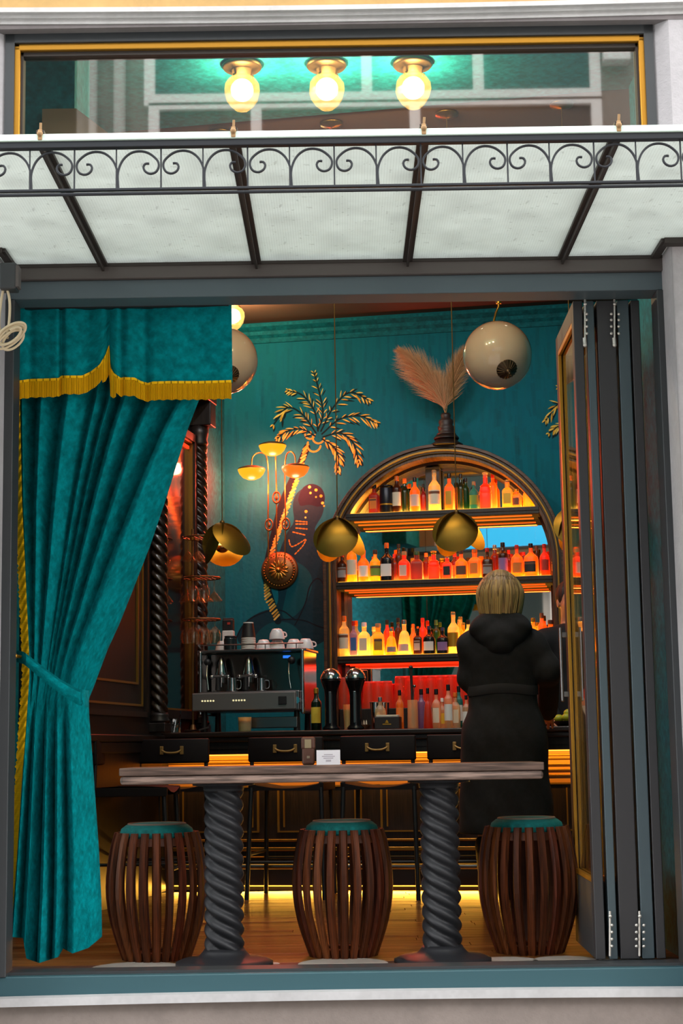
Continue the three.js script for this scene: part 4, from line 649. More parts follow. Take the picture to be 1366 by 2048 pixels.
// ================================================================ ON THE BAR COUNTER
{
  // espresso machine
  const L = -.935, R_ = -.262, w0 = -.56, w1 = -.12, y0 = TOPY, t = inRoom(thing('espresso_machine', 'two-group chrome espresso machine with a blue display on the bar counter', 'coffee machine'));
  part(t, 'body', [boxFT(L + .03, R_ - .03, y0 + .12, y0 + .24, w0, w1 - .02, .01), boxFT(L + .04, R_ - .04, y0 + .24, y0 + .47, w0, w0 + .2, .01)], M.steel);
  part(t, 'back_panel', boxFT(L + .05, R_ - .02, y0 + .23, y0 + .47, w0 + .2, w0 + .21), std('#7a6f6a', .16, .95));
  part(t, 'side_panel', boxFT(L + .012, L + .034, y0 + .1, y0 + .485, w0, w1 - .06, .01), M.chrome); part(t, 'side_panel', boxFT(R_ - .034, R_ - .012, y0 + .1, y0 + .485, w0, w1 - .06, .01), M.chrome);
  part(t, 'cup_tray', [boxFT(L, R_, y0 + .475, y0 + .49, w0, w1 - .08, .004), bar(V(L + .02, y0 + .52, w1 - .09), V(R_ - .02, y0 + .52, w1 - .09), .004), ...[0, 1, 2, 3].map((k) => bar(V(L + .04 + k * .19, y0 + .485, w1 - .09), V(L + .04 + k * .19, y0 + .52, w1 - .09), .003))], M.steel);
  part(t, 'front_panel', boxFT(L - .01, R_ - .05, y0 + .125, y0 + .232, w1 - .05, w1, .008), std('#8a8583', .3, .6));
  part(t, 'drip_grid', boxFT(L + .03, R_ - .04, y0 + .228, y0 + .238, w0 + .21, w1 - .03, .002), M.chrome);
  for (const k of [0, 1]) for (let b = 0; b < 5; b++) part(t, 'lamp_button', cyl(.0055, .0055, .004, 0, 0, 0, 10).rotateX(Math.PI / 2).translate(L + .055 + k * .19 + b * .017, y0 + .185, w1 + .001), glow(1, .9, .5, .2));
  part(t, 'pressure_gauge', [boxFT(R_ - .155, R_ - .105, y0 + .155, y0 + .205, w1 - .002, w1 + .006, .004)], M.black);
  part(t, 'steam_dial', cyl(.02, .022, .03, 0, 0, 0, 20).rotateX(Math.PI / 2).translate(R_ - .05, y0 + .18, w1 - .03), M.chrome);
  for (const x of [L + .135, L + .305]) {
    const g = part(t, 'brew_group', [lathe([[0, 0], [.036, 0], [.04, .012], [.034, .03], [.03, .06], [.02, .1], [.01, .115], [0, .118]], 24).translate(x, y0 + .335, w1 - .14), boxFT(x - .045, x + .045, y0 + .325, y0 + .34, w1 - .18, w1 - .1, .006), ball(.014, x - .05, y0 + .332, w1 - .11), ball(.014, x + .05, y0 + .332, w1 - .11)], M.chrome);
    part(g, 'portafilter', [cyl(.03, .026, .03, x, y0 + .31, w1 - .14, 20), cyl(.008, .008, .03, x, y0 + .285, w1 - .14, 10)], M.chrome); part(g, 'handle', [cyl(.012, .017, .075, x, y0 + .285, w1 - .06, 14)], M.black);
  }
  for (const x of [L + .06, R_ - .11]) part(t, 'steam_wand', tube([V(x, y0 + .42, w1 - .1), V(x + .004, y0 + .34, w1 - .07), V(x + .02, y0 + .25, w1 - .05)], .005, 16), M.chrome);
  part(t, 'valve_knob', [ball(.022, L + .06, y0 + .42, w1 - .1, 14, 10), ball(.024, R_ - .095, y0 + .42, w1 - .1, 14, 10)], M.black);
  part(t, 'display_screen', boxFT(R_ - .175, R_ - .13, y0 + .44, y0 + .456, w0 + .21, w0 + .216), glow(.03, .22, 1, .25));
  for (const x of [L + .05, R_ - .06]) for (const w of [w0 + .06, w1 - .07]) part(t, 'foot', cyl(.016, .02, .12, x, y0 + .06, w, 14), M.black);
  part(t, 'drip_tray', boxFT(L + .33, R_ - .05, y0 + .02, y0 + .085, w1 - .12, w1 - .04, .006), M.steel);
  // jugs
  for (const [x, r, h, l] of [[L + .205, .034, .085, 'steel milk jug under the first brew group'], [L + .385, .03, .08, 'steel milk jug under the second brew group']]) { const j = thing('milk_jug', l, 'jug', W(x, y0 + .238, w1 - .13), ROOM, 'milk jugs'); part(j, 'jug_body', lathe([[0, 0], [r, 0], [r * 1.02, .01], [r * .86, h * .7], [r * .9, h], [r * .84, h], [r * .8, h * .7], [0, .01]], 24), M.chrome); part(j, 'jug_handle', tube([V(r * .9, h * .85, 0), V(r * 1.5, h * .8, 0), V(r * 1.5, h * .3, 0), V(r, h * .22, 0)], .003, 16), M.chrome); }
  // cups on the tray
  const cup = (label, x, z, y, stack, i) => {
    const c = thing('espresso_cup', label, 'cup', W(x, y, z), ROOM + (i * .9) % 2, 'white cups on the espresso machine'), wm = std('#ded9da', .25);
    part(c, 'cup_body', lathe([[.046, 0], [.048, .003], [.043, .034], [.031, .058], [.026, .063], [0, .063]], 24), wm); part(c, 'cup_handle', tube([V(.042, .014, 0), V(.064, .02, 0), V(.06, .04, 0), V(.036, .046, 0)], .0045, 14), wm);
  };
  const ty = y0 + .49; [[-.815, 'white cup upside down beside the black jar on the espresso machine', 0], [-.555, 'white cup upside down just beside the paper cup stack', 0], [-.475, 'lower white cup of the pair stacked in the middle of the espresso machine', 0], [-.472, 'upper white cup of the pair stacked in the middle of the espresso machine', 1], [-.372, 'white cup upside down near the blue display of the espresso machine', 0], [-.295, 'white cup upside down at the far end of the espresso machine', 0]].forEach(([x, l, s], i) => cup(l, x, -.36 + .02 * (i % 2), ty + s * .064, s, i));
  { const s = thing('paper_cup_stack', 'stack of black and white paper cups on the espresso machine', 'cups', W(-.65, ty, -.34), ROOM); for (let k = 0; k < 7; k++) part(s, 'paper_cup', lathe([[.03, .0], [.044, .088], [.046, .09], [.043, .092], [.0, .01]].map(([r, y]) => [r, .1 - y + k * .012]), 24), k === 6 ? M.black : std('#d6d0ca', .6)); part(s, 'cup_base', cyl(.031, .031, .008, 0, .168 + .0, 0, 24), std('#e6e2dc', .6)); }
  { const b = thing('coffee_bag', 'black and white coffee bag standing on the espresso machine', 'bag', W(-.79, ty, -.40), ROOM); part(b, 'bag_front', box(.07, .13, .05, 0, .065, 0, .008), std('#d8d4d0', .6)); part(b, 'bag_top', [box(.068, .07, .046, 0, .162, 0, .008), box(.066, .012, .02, 0, .2, 0, .004)], M.black); part(b, 'bag_badge', box(.018, .014, .003, .008, .172, .023), LB.red); }
  { const j = thing('storage_jar', 'small black lidded jar in front of the coffee bag', 'jar', W(-.755, ty, -.31), ROOM); part(j, 'jar_body', lathe([[0, 0], [.036, 0], [.04, .01], [.04, .07], [.034, .082], [0, .084]], 24), std('#1a2426', .25)); part(j, 'jar_lid', lathe([[0, .08], [.036, .08], [.036, .09], [0, .092]], 24), M.black); }
}
function beerTap(px, label) {
  const a = U(px, 1450, -.14), t = thing('beer_tap', label, 'tap', W(a.u, TOPY, -.14), ROOM, 'black tap columns');
  part(t, 'column', lathe([[0, 0], [.05, 0], [.052, .015], [.036, .03], [.034, .2], [.04, .235], [.058, .285], [.06, .3], [0, .3]], 28), std('#121114', .22));
  part(t, 'chrome_dome', lathe([[.062, .298], [.062, .306], [.056, .325], [.04, .348], [.018, .36], [0, .362]], 28), M.chrome);
  part(t, 'front_strip', boxFT(-.008, .008, .04, .225, .03, .04, .003), M.steel);
}
beerTap(663, 'tall black tap column with chrome dome nearest the espresso machine'); beerTap(712, 'tall black tap column with chrome dome nearest the row of small bottles');
{
  const grp = 'bottles along the bar counter', B = (px, top, wd, kind, glass, lab, cap, label, w = -.28, base) => { const a = U(px, top, w), d = wd * (9.7 - w) / FOCAL; bottle({ u: a.u, y: TOPY, w, h: a.y - TOPY, d, kind, glass, lab, cap, group: grp, label }); };
  B(632, 1376, 21, 'tall', 'dark green', 'yellow', 'yellow' in CP_ ? 'yellow' : 'gold', 'green bottle with yellow label and gold cap by the espresso machine');
  const L = [[760, 1394, 22, 'round', 'clear', null, 'silver'], [799, 1380, 15, 'tall', 'golden', 'orange', 'black'], [842, 1378, 17, 'tall', 'violet', null, 'black'], [855, 1376, 19, 'cone', 'orange', null, 'black'], [872, 1378, 19, 'square', 'clear', 'cream', 'black'], [884, 1396, 17, 'round', 'clear', 'yellow', 'white'], [896, 1369, 17, 'tall', 'clear', 'white', 'black'], [910, 1385, 21, 'square', 'clear', 'cream', 'orange'], [917, 1372, 16, 'tall', 'teal', 'white', 'black'], [932, 1390, 16, 'round', 'clear', 'white', 'black']];
  L.forEach(([px, top, wd, k, g, lab, cap], i) => B(px, top, wd, k, g, lab, cap, `small ${g} bottle with ${lab ? lab + ' label and ' : ''}${cap} cap, ${ORD[i + 1]} from the left along the counter`, -.22 - .05 * (i % 3)));
  // mixing glasses, muddler, napkin holder, shaker
  for (const [px, l, w] of [[752, 'steel jigger cup beside the mixing glass on the counter', -.24], [768, 'steel shaker tin behind the jigger on the counter', -.34]]) { const a = U(px, 1450, w), t = thing('shaker_tin', l, 'shaker', W(a.u, TOPY, w), ROOM); part(t, 'tin_body', lathe([[0, 0], [.024, 0], [.034, .16], [.032, .16], [.022, .01]], 24), M.chrome); part(t, 'tin_rim', new THREE.TorusGeometry(.034, .0025, 6, 24).rotateX(Math.PI / 2).translate(0, .16, 0), M.chrome); }
  { const a = U(826, 1450, -.25), t = thing('bar_tool_jar', 'clear jar of bar tools with a tall dark muddler', 'jar', W(a.u, TOPY, -.25), ROOM); part(t, 'glass_jar', lathe([[0, .004], [.03, 0], [.032, .006], [.03, .17], [.028, .17], [.028, .01]], 24), G.clear); part(t, 'muddler', [bar(V(.004, .02, 0), V(-.006, .36, 0), .008, 10), ball(.013, -.006, .36, 0)], std('#2a201c', .5)); part(t, 'bar_spoon', [bar(V(-.01, .02, .008), V(.014, .25, .01), .0025, 6), ball(.01, .014, .25, .01, 8, 6)], M.steel); }
  { const a = U(776, 1440, -.2), t = thing('napkin_caddy', 'dark napkin caddy with brass emblem on the bar counter', 'caddy', W(a.u, TOPY, -.2), ROOM); part(t, 'caddy_box', box(.15, .075, .09, 0, .0375, 0, .006), std('#2a201c', .4)); part(t, 'emblem', [box(.05, .006, .003, 0, .03, .046), lathe([[0, 0], [.012, 0], [.006, .012], [0, .02]], 12).scale(1, 1, .2).translate(0, .036, .046)], LB.gold); part(t, 'napkins', box(.13, .012, .075, 0, .078, 0, .003), LB.cream); }
  { const a = U(696, 1450, -.22), t = thing('pilsner_glass', 'slim pale glass standing between the two tap columns', 'glass', W(a.u, TOPY, -.22), ROOM); part(t, 'glass_wall', lathe([[0, .01], [.02, 0], [.022, .006], [.028, .15], [.026, .15], [.018, .012]], 24), G.clear); part(t, 'beer', lathe([[0, .012], [.019, .012], [.025, .12], [0, .12]], 24), std('#d8c49a', .4)); }
  { const a = U(728, 1450, -.16), t = thing('pick_dish', 'small wooden dish of wooden picks on the counter', 'dish', W(a.u, TOPY, -.16), ROOM); part(t, 'dish', lathe([[0, .0], [.03, 0], [.04, .03], [.037, .03], [.028, .006], [0, .006]], 24), M.warmWood); part(t, 'picks', [-.015, 0, .014].map((x) => lathe([[0, 0], [.007, .004], [.004, .04], [0, .05]], 8).translate(x, .008, 0)), LB.cream); }
  { const a = U(490, 1448, -.08), t = thing('espresso_glass', 'short glass of amber drink before the espresso machine', 'glass', W(a.u, TOPY, -.075), ROOM); part(t, 'glass_wall', lathe([[0, .006], [.034, 0], [.037, .006], [.04, .085], [.038, .085], [.033, .01]], 24), G.clear); part(t, 'drink', lathe([[0, .05], [.0365, .05], [.0375, .078], [0, .078]], 24), std('#e09a2c', .4)); }
  { const a = U(348, 1458, -.22), t = thing('mixing_beaker', 'hammered silver cocktail beaker at the end of the counter by the column', 'beaker', W(a.u, TOPY, -.22), ROOM); part(t, 'beaker_body', grid(40, 24, (x, v) => { const th = x * 6.2832, r = .04 + .0025 * Math.sin(th * 9 + v * 18) * Math.sin(v * 26); return V(r * Math.cos(th), v * .135, -r * Math.sin(th)); }), M.chrome); part(t, 'beaker_base', cyl(.039, .039, .004, 0, .002, 0, 24), M.steel); }
  { const a = U(385, 1455, -.15), t = thing('ice_scoop', 'small rosy metal ice scoop lying by the hammered beaker', 'scoop', W(a.u, TOPY, -.15), ROOM); const g = grid(14, 10, (x, v) => V((v - .5) * .09, .022 - .02 * Math.cos((x - .5) * 2.6) * (1 - .3 * v), (x - .5) * .05)); part(t, 'scoop_bowl', g, std('#c8a090', .25, .9, { side: THREE.DoubleSide })); part(t, 'scoop_handle', bar(V(.04, .014, 0), V(.10, .03, 0), .006, 10), M.steel); }
  { const a = U(1134, 1445, -.2), t = thing('lime_bowl', 'black bowl of yellow-green limes in front of the bartender', 'bowl', W(a.u, TOPY, -.2), ROOM); part(t, 'bowl', lathe([[0, 0], [.05, 0], [.085, .03], [.08, .03], [.046, .006], [0, .006]], 28), M.black);
    for (const [i, [x, y, z]] of [[-.045, .045, .01], [0, .05, .03], [.045, .045, 0], [.0, .05, -.035], [.01, .075, 0]].entries()) { const l = thing('lime', `yellow-green lime, ${['at the near side', 'at the front', 'at the far side', 'at the back', 'topmost'][i]} of the black bowl`, 'lime', W(a.u + x, TOPY + y - .022, -.2 + z), ROOM, 'limes in the bowl'); const g = ball(.024, 0, .022, 0, 14, 10); g.scale(1.2, 1, 1); part(l, 'peel', g, std('#a6a818', .5)); part(l, 'stem_tip', ball(.005, .028, .022, 0, 6, 5), std('#7a7a1c', .6)); } }
}
{
  // brass stand of hanging glasses
  const a = U(392, 1150, -.3), X0 = a.u + .035, w = -.3, t = thing('glass_rack', 'three-tier brass rack of hanging stemware in front of the mirrored niche', 'rack', W(X0, TOPY, w), ROOM);
  part(t, 'pole', [cyl(.008, .008, 1.24, -.05, .62, .02, 12), lathe([[0, 0], [.045, 0], [.045, .01], [.02, .02], [.012, .05], [0, .05]], 28).translate(-.05, 0, .02)], M.brassDark);
  const tiers = [[1076, 1.0], [1157, 1.1], [1240, 1.05]].map(([py]) => U(392, py, w).y - TOPY);
  tiers.forEach((y, i) => { part(t, 'tier_ring', [new THREE.TorusGeometry(.115, .0045, 8, 40).rotateX(Math.PI / 2).translate(0, y, 0), ...[-3, -2, -1, 0, 1, 2, 3].map((k) => { const x = k * .031, L = Math.sqrt(.115 ** 2 - x * x); return bar(V(x, y, -L), V(x, y, L), .004, 6); })], M.brassDark); part(t, 'tier_collar', cyl(.016, .016, .03, -.05, y, .02, 14), M.brass); });
  const clear = new THREE.MeshPhysicalMaterial({ color: '#fff6ea', roughness: .02, transmission: 1, thickness: 0, ior: 1.8 });
  const martini = () => [lathe([[0, 0], [.034, 0], [.034, -.002], [.004, -.008], [.0035, -.085], [.006, -.09], [.052, -.148], [.051, -.149], [.004, -.094], [0, -.094]], 24)], wine = () => [lathe([[0, 0], [.032, 0], [.032, -.002], [.004, -.008], [.0035, -.05], [.012, -.055], [.034, -.075], [.038, -.1], [.034, -.13], [.03, -.15], [.029, -.15], [.033, -.13], [.036, -.1], [.032, -.077], [0, -.058]], 24)];
  const pm = martini()[0], pw = wine()[0], say = ['top', 'middle', 'lowest'];
  const spots = [[[-.09, .03, 1], [0, .08, 1], [.07, .02, 1], [.03, -.08, 1], [-.05, -.07, 1]], [[-.1, .02, 1], [-.035, .09, 0], [.045, .085, 0], [.1, .02, 1], [.02, -.03, 1], [-.05, -.08, 1]], [[-.1, .02, 0], [-.035, .075, 0], [.04, .08, 0], [.1, .01, 0], [.02, -.06, 0], [-.06, -.08, 0]]];
  spots.forEach((l, i) => l.forEach(([x, z, m], k) => { const s = thing(m ? 'martini_glass' : 'wine_glass', `clear ${m ? 'martini' : 'wine'} glass hanging upside down, ${ORD[k + 1]} of the ${say[i]} rack tier`, 'glass', W(X0 + x * .85, TOPY + tiers[i] + .006, w + z), ROOM, 'hanging stemware'); part(s, 'glass_body', m ? pm : pw, clear); part(s, 'foot_rim', new THREE.TorusGeometry(m ? .034 : .032, .0015, 6, 24).rotateX(Math.PI / 2), clear); }));
}

// ================================================================ PEOPLE
function surface(sdf, lo, hi, N) {                       // marching cubes over a box; sdf < 0 inside
  const mc = new MarchingCubes(N, new THREE.MeshBasicMaterial(), false, false, 120000); mc.isolation = 0;
  const c = lo.clone().add(hi).multiplyScalar(.5), e = hi.clone().sub(lo).multiplyScalar(.5), H = N / 2;
  for (let k = 0; k < N; k++) for (let j = 0; j < N; j++) for (let i = 0; i < N; i++) mc.field[i + j * N + k * N * N] = -sdf(c.x + e.x * (i - H) / H, c.y + e.y * (j - H) / H, c.z + e.z * (k - H) / H);
  mc.update();
  const n = mc.count, p = mc.positionArray.slice(0, n * 3); let g = new THREE.BufferGeometry();
  for (let i = 0; i < n; i++) { p[3 * i] = c.x + e.x * p[3 * i]; p[3 * i + 1] = c.y + e.y * p[3 * i + 1]; p[3 * i + 2] = c.z + e.z * p[3 * i + 2]; }
  g.setAttribute('position', new THREE.BufferAttribute(p, 3)); g = mergeVertices(g, 1e-5); g.computeVertexNormals();
  const a = g.attributes, x = g.index.array, i0 = x[0], q = V(0, 0, 0).fromBufferAttribute(a.position, i0), nn = V(0, 0, 0).fromBufferAttribute(a.normal, i0).multiplyScalar(.004); const A = q.clone().add(nn), B = q.clone().sub(nn);
  if (sdf(A.x, A.y, A.z) < sdf(B.x, B.y, B.z)) { for (let i = 0; i < x.length; i += 3) { const s = x[i + 1]; x[i + 1] = x[i + 2]; x[i + 2] = s; } g.computeVertexNormals(); }
  return g;
}
const cone = (x, y, z, b) => { const [ax, ay, az, ra, bx, by, bz, rb, sz = 1] = b, px = x - ax, py = y - ay, pz = (z - az) * sz, dx = bx - ax, dy = by - ay, dz = (bz - az) * sz, t = clamp((px * dx + py * dy + pz * dz) / (dx * dx + dy * dy + dz * dz + 1e-9)), ex = px - dx * t, ey = py - dy * t, ez = pz - dz * t; return Math.sqrt(ex * ex + ey * ey + ez * ez) - lerp(ra, rb, t); };
const smin = (a, b, k) => { const h = Math.max(k - Math.abs(a - b), 0) / k; return Math.min(a, b) - h * h * k * .25; };
const blend = (bones, k) => (x, y, z) => { let d = 1e3; for (const b of bones) d = smin(d, cone(x, y, z, b), k); return d; };
const ell = (x, y, z, cx, cy, cz, rx, ry, rz) => { const a = (x - cx) / rx, b = (y - cy) / ry, c = (z - cz) / rz, l = Math.sqrt(a * a + b * b + c * c); return (l - 1) * Math.min(rx, ry, rz); };
// head facing -z, centre of the skull at (0, y, 0)
const headSdf = (y) => (x, yy, z) => {
  let d = ell(x, yy, z, 0, y + .02, .012, .074, .092, .092); d = smin(d, ell(x, yy, z, 0, y - .045, -.022, .056, .07, .066), .03); d = smin(d, ell(x, yy, z, 0, y - .098, -.05, .026, .02, .024), .02);
  d = smin(d, cone(x, yy, z, [0, y + .008, -.076, .008, 0, y - .03, -.098, .012]), .012);                       // nose
  for (const s of [-1, 1]) { d = smin(d, ell(x, yy, z, s * .074, y - .012, .008, .009, .03, .018), .008); d = smin(d, ell(x, yy, z, s * .032, y - .028, -.058, .024, .02, .02), .02); d = Math.max(d, -ell(x, yy, z, s * .03, y + .004, -.088, .016, .009, .012)); d = smin(d, ell(x, yy, z, s * .03, y + .004, -.073, .012, .012, .012), .003); }
  d = smin(d, ell(x, yy, z, 0, y - .062, -.078, .022, .006, .01), .006); d = smin(d, ell(x, yy, z, 0, y - .073, -.076, .018, .006, .01), .006);
  return smin(d, cone(x, yy, z, [0, y - .09, .02, .052, 0, y - .19, .03, .058]), .03);
};
function handBones(o, dir, up, side, curl = .3) {          // palm and five separate fingers
  const at = (f, s, h) => o.clone().addScaledVector(dir, f).addScaledVector(side, s).addScaledVector(up, h), B = (a, ra, b, rb) => [a.x, a.y, a.z, ra, b.x, b.y, b.z, rb], out = [];
  for (const s of [-.028, -.01, .01, .028]) out.push(B(at(-.01, s * .7, 0), .016, at(.075, s, 0), .0135));
  [[-.031, .058], [-.011, .072], [.010, .078], [.030, .068]].forEach(([s, L]) => { const k = at(.08, s, .002), m = at(.08 + L * .5, s * 1.12, -.002 - curl * .012), e = at(.08 + L * .95, s * 1.16, -.01 - curl * .05); out.push(B(k, .0095, m, .0085), B(m, .0085, e, .0072)); });
  const a = at(.012, .032, -.002), b = at(.045, .056, -.008), c = at(.075, .062, -.014); out.push(B(a, .014, b, .0105), B(b, .0105, c, .0085)); return out;
}
function person({ label, pos, turn, body, coat, coatK = .05, hemY, hy, hands, skin, cloth, extra, boots }) {
  const t = thing('person', label, 'person', pos, turn);
  const bounds = (bones, pad = .05) => { const lo = V(9, 9, 9), hi = V(-9, -9, -9); for (const b of bones) for (const [i, r] of [[0, b[3]], [4, b[7]]]) { const p = V(b[i], b[i + 1], b[i + 2]); lo.min(p.clone().subScalar(r + pad)); hi.max(p.clone().addScalar(r + pad)); } return [lo, hi]; };
  const geos = [surface(blend(body, .03), ...bounds(body), 84)], hf = headSdf(hy); geos.push(surface(hf, V(-.12, hy - .24, -.14), V(.12, hy + .14, .13), 84));
  for (const h of hands) geos.push(surface(blend(h, .007), ...bounds(h, .012), 64));
  part(t, 'body', geos, skin);
  const cf = blend(coat, coatK); part(t, 'coat', surface((x, y, z) => Math.max(cf(x, y, z) + .004 * Math.sin(y * 23 + x * 9) * Math.sin(x * 31 + y * 7) * (y < 1.05 ? 1.3 : .8), hemY - y), ...bounds(coat, .03), 110), cloth);
  if (boots) part(t, 'boots', boots.map((b) => surface(blend(b, .02), ...bounds(b, .02), 48)), std('#141316', .5));
  extra?.(t); return t;
}
{
  const w = .68, c = U(1006, 1400, w), top = U(1003, 1140, w).y, hy = top - .135, coat = std('#1d1b1e', .9, 0, { map: tVelvet, sheen: .15, sheenColor: new THREE.Color('#3a3638') });
  const sY = hy - .225, arm = [[.165, sY - .03, 0, .05, .245, 1.2, .01, .042], [.245, 1.2, .01, .042, .225, .985, -.40, .03]], arm2 = [[-.165, sY - .03, 0, .05, -.172, 1.17, -.03, .042], [-.172, 1.17, -.03, .042, -.03, 1.06, -.235, .03]];
  const legs = [-1, 1].flatMap((s) => [[s * .095, .86, 0, .085, s * .1, .47, 0, .058], [s * .1, .47, 0, .056, s * .1, .08, .02, .04]]);
  const body = [[0, .88, 0, .13, 0, 1.1, 0, .105, 1.25], [0, 1.1, 0, .105, 0, sY - .08, 0, .135, 1.3], [-.13, sY - .03, 0, .055, .13, sY - .03, 0, .055], [0, sY - .02, .02, .06, 0, sY + .08, .02, .052], ...arm, ...arm2, ...legs];
  const fat = (b, k) => [b[0], b[1], b[2], b[3] + k, b[4], b[5], b[6], b[7] + k, b[8]];
  const R1 = V(.225, .985, -.40), hr = handBones(R1.clone().add(V(0, -.015, -.01)), V(-.05, -.32, -.95).normalize(), V(0, .95, -.32), V(-1, 0, .05), .2), L1 = V(-.03, 1.06, -.235), hl = handBones(L1, V(.95, -.1, -.3).normalize(), V(.1, .2, -1).normalize(), V(0, 1, .2), .5);
  person({ label: 'woman with chin-length blond hair in a long belted black coat standing at the bar', pos: W(c.u, 0, w), turn: ROOM + .06, body, hy, skin: std('#d89a78', .55), cloth: coat, hemY: .36, hands: [hr, hl],
    coat: [[0, .40, .02, .25, 0, .84, .01, .218, 1.3], [0, .84, .01, .218, 0, 1.1, 0, .165, 1.3], [0, 1.1, 0, .165, 0, sY - .1, .01, .185, 1.35], ...[-1, 1].map((s) => [s * .045, sY + .05, .02, .06, s * .16, sY - .055, .01, .058]), [0, sY - .01, .03, .085, 0, sY + .08, .03, .072], fat(arm[0], .016), [.245, 1.2, .01, .062, .23, 1.0, -.36, .054], fat(arm2[0], .016), [-.172, 1.17, -.03, .058, -.06, 1.07, -.2, .05]],
    boots: [-1, 1].map((s) => [[s * .1, .30, .01, .066, s * .1, .09, .02, .05], [s * .1, .04, .04, .042, s * .105, .03, -.12, .034], [s * .1, .045, .05, .044, s * .1, .11, .02, .05]]),
    extra: (t) => {
      const hood = surface((x, y, z) => { let d = ell(x, y, z, 0, sY + .035, .085, .125, .07, .06); for (const s of [-1, 1]) d = smin(d, cone(x, y, z, [s * .10, sY + .055, .06, .036, 0, sY - .035, .105, .045]), .1); d = smin(d, ell(x, y, z, 0, sY + .10, .025, .10, .06, .09), .04); return Math.max(d, -ell(x, y, z, 0, sY + .17, .005, .078, .08, .07)) + .002 * Math.sin(y * 70 + Math.abs(x) * 40); }, V(-.22, sY - .2, -.12), V(.22, sY + .16, .24), 72); part(t, 'hood', hood, coat);
      const belt = grid(60, 6, (a, v) => { const th = a * 6.2832; return V(.186 * Math.cos(th), 1.075 + v * .05 + .006 * Math.sin(th * 3), -(.137 + .006 * Math.sin(v * 3.14)) * Math.sin(th) + .004); }); part(t, 'belt', belt, std('#262326', .85));
      const hair = grid(120, 40, (a, v) => { const th = a * 6.2832, front = Math.max(0, -Math.sin(-th - 0)), fz = Math.cos(th - Math.PI / 2 * 3), k = 1 - v, bottom = lerp(hy - .118 + .012 * Math.sin(th * 5) + .006 * Math.sin(th * 13), hy + .045, sstep(.35, .75, fz)), yy = lerp(bottom, hy + .135, Math.pow(v, .8)), q = (hy + .135 - yy) / .25, r = .13 * Math.pow(Math.sin(Math.min(1, .02 + q * 1.75) * Math.PI / 2), .52) * (q > .52 ? 1 - Math.pow((q - .52) / .48, 1.5) * .17 : 1) * (1 + .034 * Math.sin(th * 7 + v * 5) * q + .012 * Math.sin(th * 19 + v * 6) + .012 * Math.sin(th * 41 - v * 4) + .008 * Math.sin(th * 67)); return V(r * .97 * Math.cos(th), yy + .004 * Math.sin(th * 29) * (v < .05 ? 1 : 0), r * Math.sin(th) + .012); });
      const hm = std('#d8ae74', .5, 0, { map: tGrain, bumpMap: tGrain, bumpScale: .004, sheen: .4, sheenColor: new THREE.Color('#e8c890') }); part(t, 'hair', hair, hm);
      const strands = []; const rr = mulberry(9); for (let i = 0; i < 90; i++) { const th = rr() * 3.6 - .23, sp = [.25, .45, .65, .85, 1].map((k) => { const q = k * .245, r = .131 * Math.pow(Math.sin(Math.min(1, .02 + q / .25 * 1.75) * Math.PI / 2), .52) * (q / .25 > .52 ? 1 - Math.pow((q / .25 - .52) / .48, 1.5) * .17 : 1); return V(r * .97 * Math.cos(th + (k - .5) * .12), hy + .135 - q - .006 * rr(), r * Math.sin(th + (k - .5) * .12) + .012); }); strands.push(tube(sp, .0022, 10, 5)); }
      part(t, 'hair_strands', strands, std('#c8a468', .45)).userData.kind = 'stuff';
    } });
}
{
  const w = -.86, c = U(1140, 1200, w), hy = c.y - .005, sY = hy - .225;
  const arm = [[.18, sY - .03, 0, .055, .25, 1.2, .0, .045], [.25, 1.2, 0, .045, .2, .97, -.25, .032]], arm2 = [[-.18, sY - .03, 0, .055, -.25, 1.2, .0, .045], [-.25, 1.2, 0, .045, -.2, .98, -.23, .032]];
  const legs = [-1, 1].flatMap((s) => [[s * .1, .9, 0, .09, s * .1, .48, 0, .06], [s * .1, .48, 0, .058, s * .1, .08, .02, .045]]);
  const body = [[0, .9, 0, .14, 0, 1.12, 0, .13, 1.25], [0, 1.12, 0, .13, 0, sY - .08, 0, .15, 1.3], [-.14, sY - .03, 0, .06, .14, sY - .03, 0, .06], [0, sY - .02, .02, .062, 0, sY + .08, .02, .056], ...arm, ...arm2, ...legs];
  const fat = (b, k) => [b[0], b[1], b[2], b[3] + k, b[4], b[5], b[6], b[7] + k, b[8]];
  const h1 = handBones(V(.2, .97, -.25), V(-.1, -.3, -.94).normalize(), V(0, .95, -.3).normalize(), V(-1, 0, .1).normalize(), .5), h2 = handBones(V(-.2, .98, -.23), V(.1, -.3, -.94).normalize(), V(0, .95, -.3).normalize(), V(1, 0, .1).normalize(), .5);
  person({ label: 'bartender in black clothes with dark hair standing behind the bar', pos: W(c.u, 0, w), turn: ROOM + Math.PI + .35, body, hy, skin: std('#c98a66', .55), cloth: std('#141416', .85), hemY: .84, hands: [h1, h2],
    coat: [[0, .86, 0, .165, 0, 1.12, 0, .155, 1.25], [0, 1.12, 0, .155, 0, sY - .08, 0, .172, 1.3], [-.15, sY - .03, 0, .078, .15, sY - .03, 0, .078], ...[arm[0], arm2[0]].map((b) => fat(b, .02)), fat(arm[1], .016), fat(arm2[1], .016)],
    boots: [-1, 1].map((s) => [[s * .1, .95, 0, .1, s * .1, .5, 0, .075], [s * .1, .5, 0, .075, s * .1, .09, .02, .062], [s * .1, .05, .03, .045, s * .105, .035, -.15, .036]]),
    extra: (t) => { const hair = surface((x, y, z) => { let d = ell(x, y, z, 0, hy + .03, .022, .084, .1, .096); d = Math.max(d, -ell(x, y, z, 0, hy - .035, -.09, .1, .095, .085)); return d + .002 * Math.sin(x * 190) * Math.sin(z * 150); }, V(-.12, hy - .12, -.12), V(.12, hy + .16, .15), 60); part(t, 'hair', hair, std('#241812', .6)); } });
}

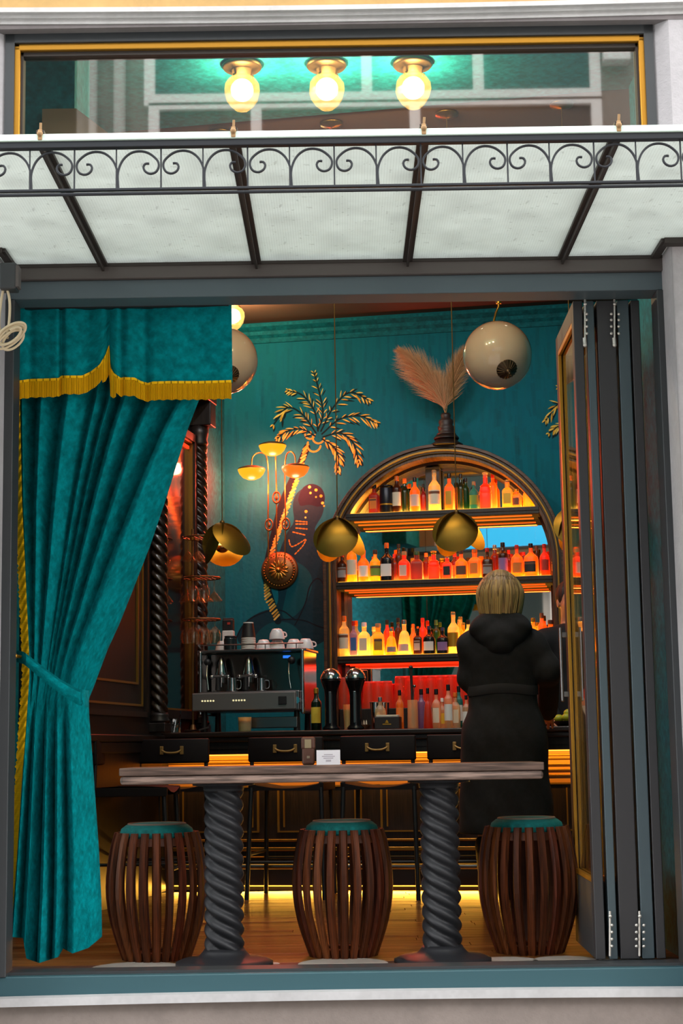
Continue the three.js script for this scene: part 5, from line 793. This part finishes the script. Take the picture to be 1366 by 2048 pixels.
// ================================================================ THE STREET behind the camera (seen only in reflections)
{
  const g = structure('street_ground'); part(g, 'paving', boxFT(-20, 20, -.95, -.75, -.2, 16), std('#8d8680', .8, 0, { map: tStone }));
  const b = structure('wall_opposite'), z = 12; 
  part(b, 'dark_neighbour', boxFT(-14, -2.95, -.75, 9.9, z + 1, z + 1.4), std('#23302e', .9)); part(b, 'facade', boxFT(-2.95, 14, -.75, 9.9, z, z + .4), std('#a8a49c', .85, 0, { map: tStone }));
  const wf = std('#f0eeea', .5), glass = std('#2f5357', .2), dark = std('#3c4648', .3);
  for (const [x0, x1, y0, y1, mul, gm] of [[-2.05, 2.9, 8.2, 9.5, [.36, 1.63], glass], [-2.0, 2.9, 6.2, 8.02, [-.9, .9], dark], [-2.4, 6.2, 1.0, 4.6, [-.3, 2, 4], dark]]) {
    part(b, 'window_frame', [boxFT(x0 - .12, x1 + .12, y0 - .13, y0, z - .1, z), boxFT(x0 - .12, x1 + .12, y1, y1 + .08, z - .1, z), ...[x0 - .06, ...mul, x1 + .06].map((x) => boxFT(x - .06, x + .06, y0, y1, z - .1, z))], wf);
    part(b, 'window_glass', boxFT(x0, x1, y0, y1, z - .03, z - .01), gm);
  }
  part(b, 'meter_box', boxFT(3.05, 3.35, 8.5, 9.0, z - .2, z), wf); part(b, 'red_sign', boxFT(2.6, 3.3, 7.3, 7.7, z - .12, z), std('#b8402c', .6));
  part(b, 'blue_awning', boxFT(-4.6, -2.65, 3.5, 4.75, z - .6, z), std('#0aa6e0', .6));
  part(b, 'drain_pipe', [bar(V(-2.45, -.7, z - .1), V(-2.45, 9.8, z - .1), .07, 12), bar(V(-2.75, -.7, z - .1), V(-2.75, 9.8, z - .1), .05, 12)], std('#bdbab4', .5));
}

// ---------------------------------------------------------------- every thing stands at its own base
for (const o of [...scene.children]) {
  if (o.isLight || o.isCamera || o.userData.kind === 'structure' || o.position.lengthSq() > 0) continue;
  const b = new THREE.Box3().setFromObject(o, true), c = b.getCenter(V(0, 0, 0)); c.y = b.min.y;
  if (o.isMesh) { o.geometry = o.geometry.clone().translate(-c.x, -c.y, -c.z); o.position.copy(c); } else { for (const k of o.children) k.position.sub(c); o.position.copy(c); }
}
scene.traverse((o) => { if (o.isMesh) o.castShadow = o.receiveShadow = true; });
renderer.render(scene, camera);
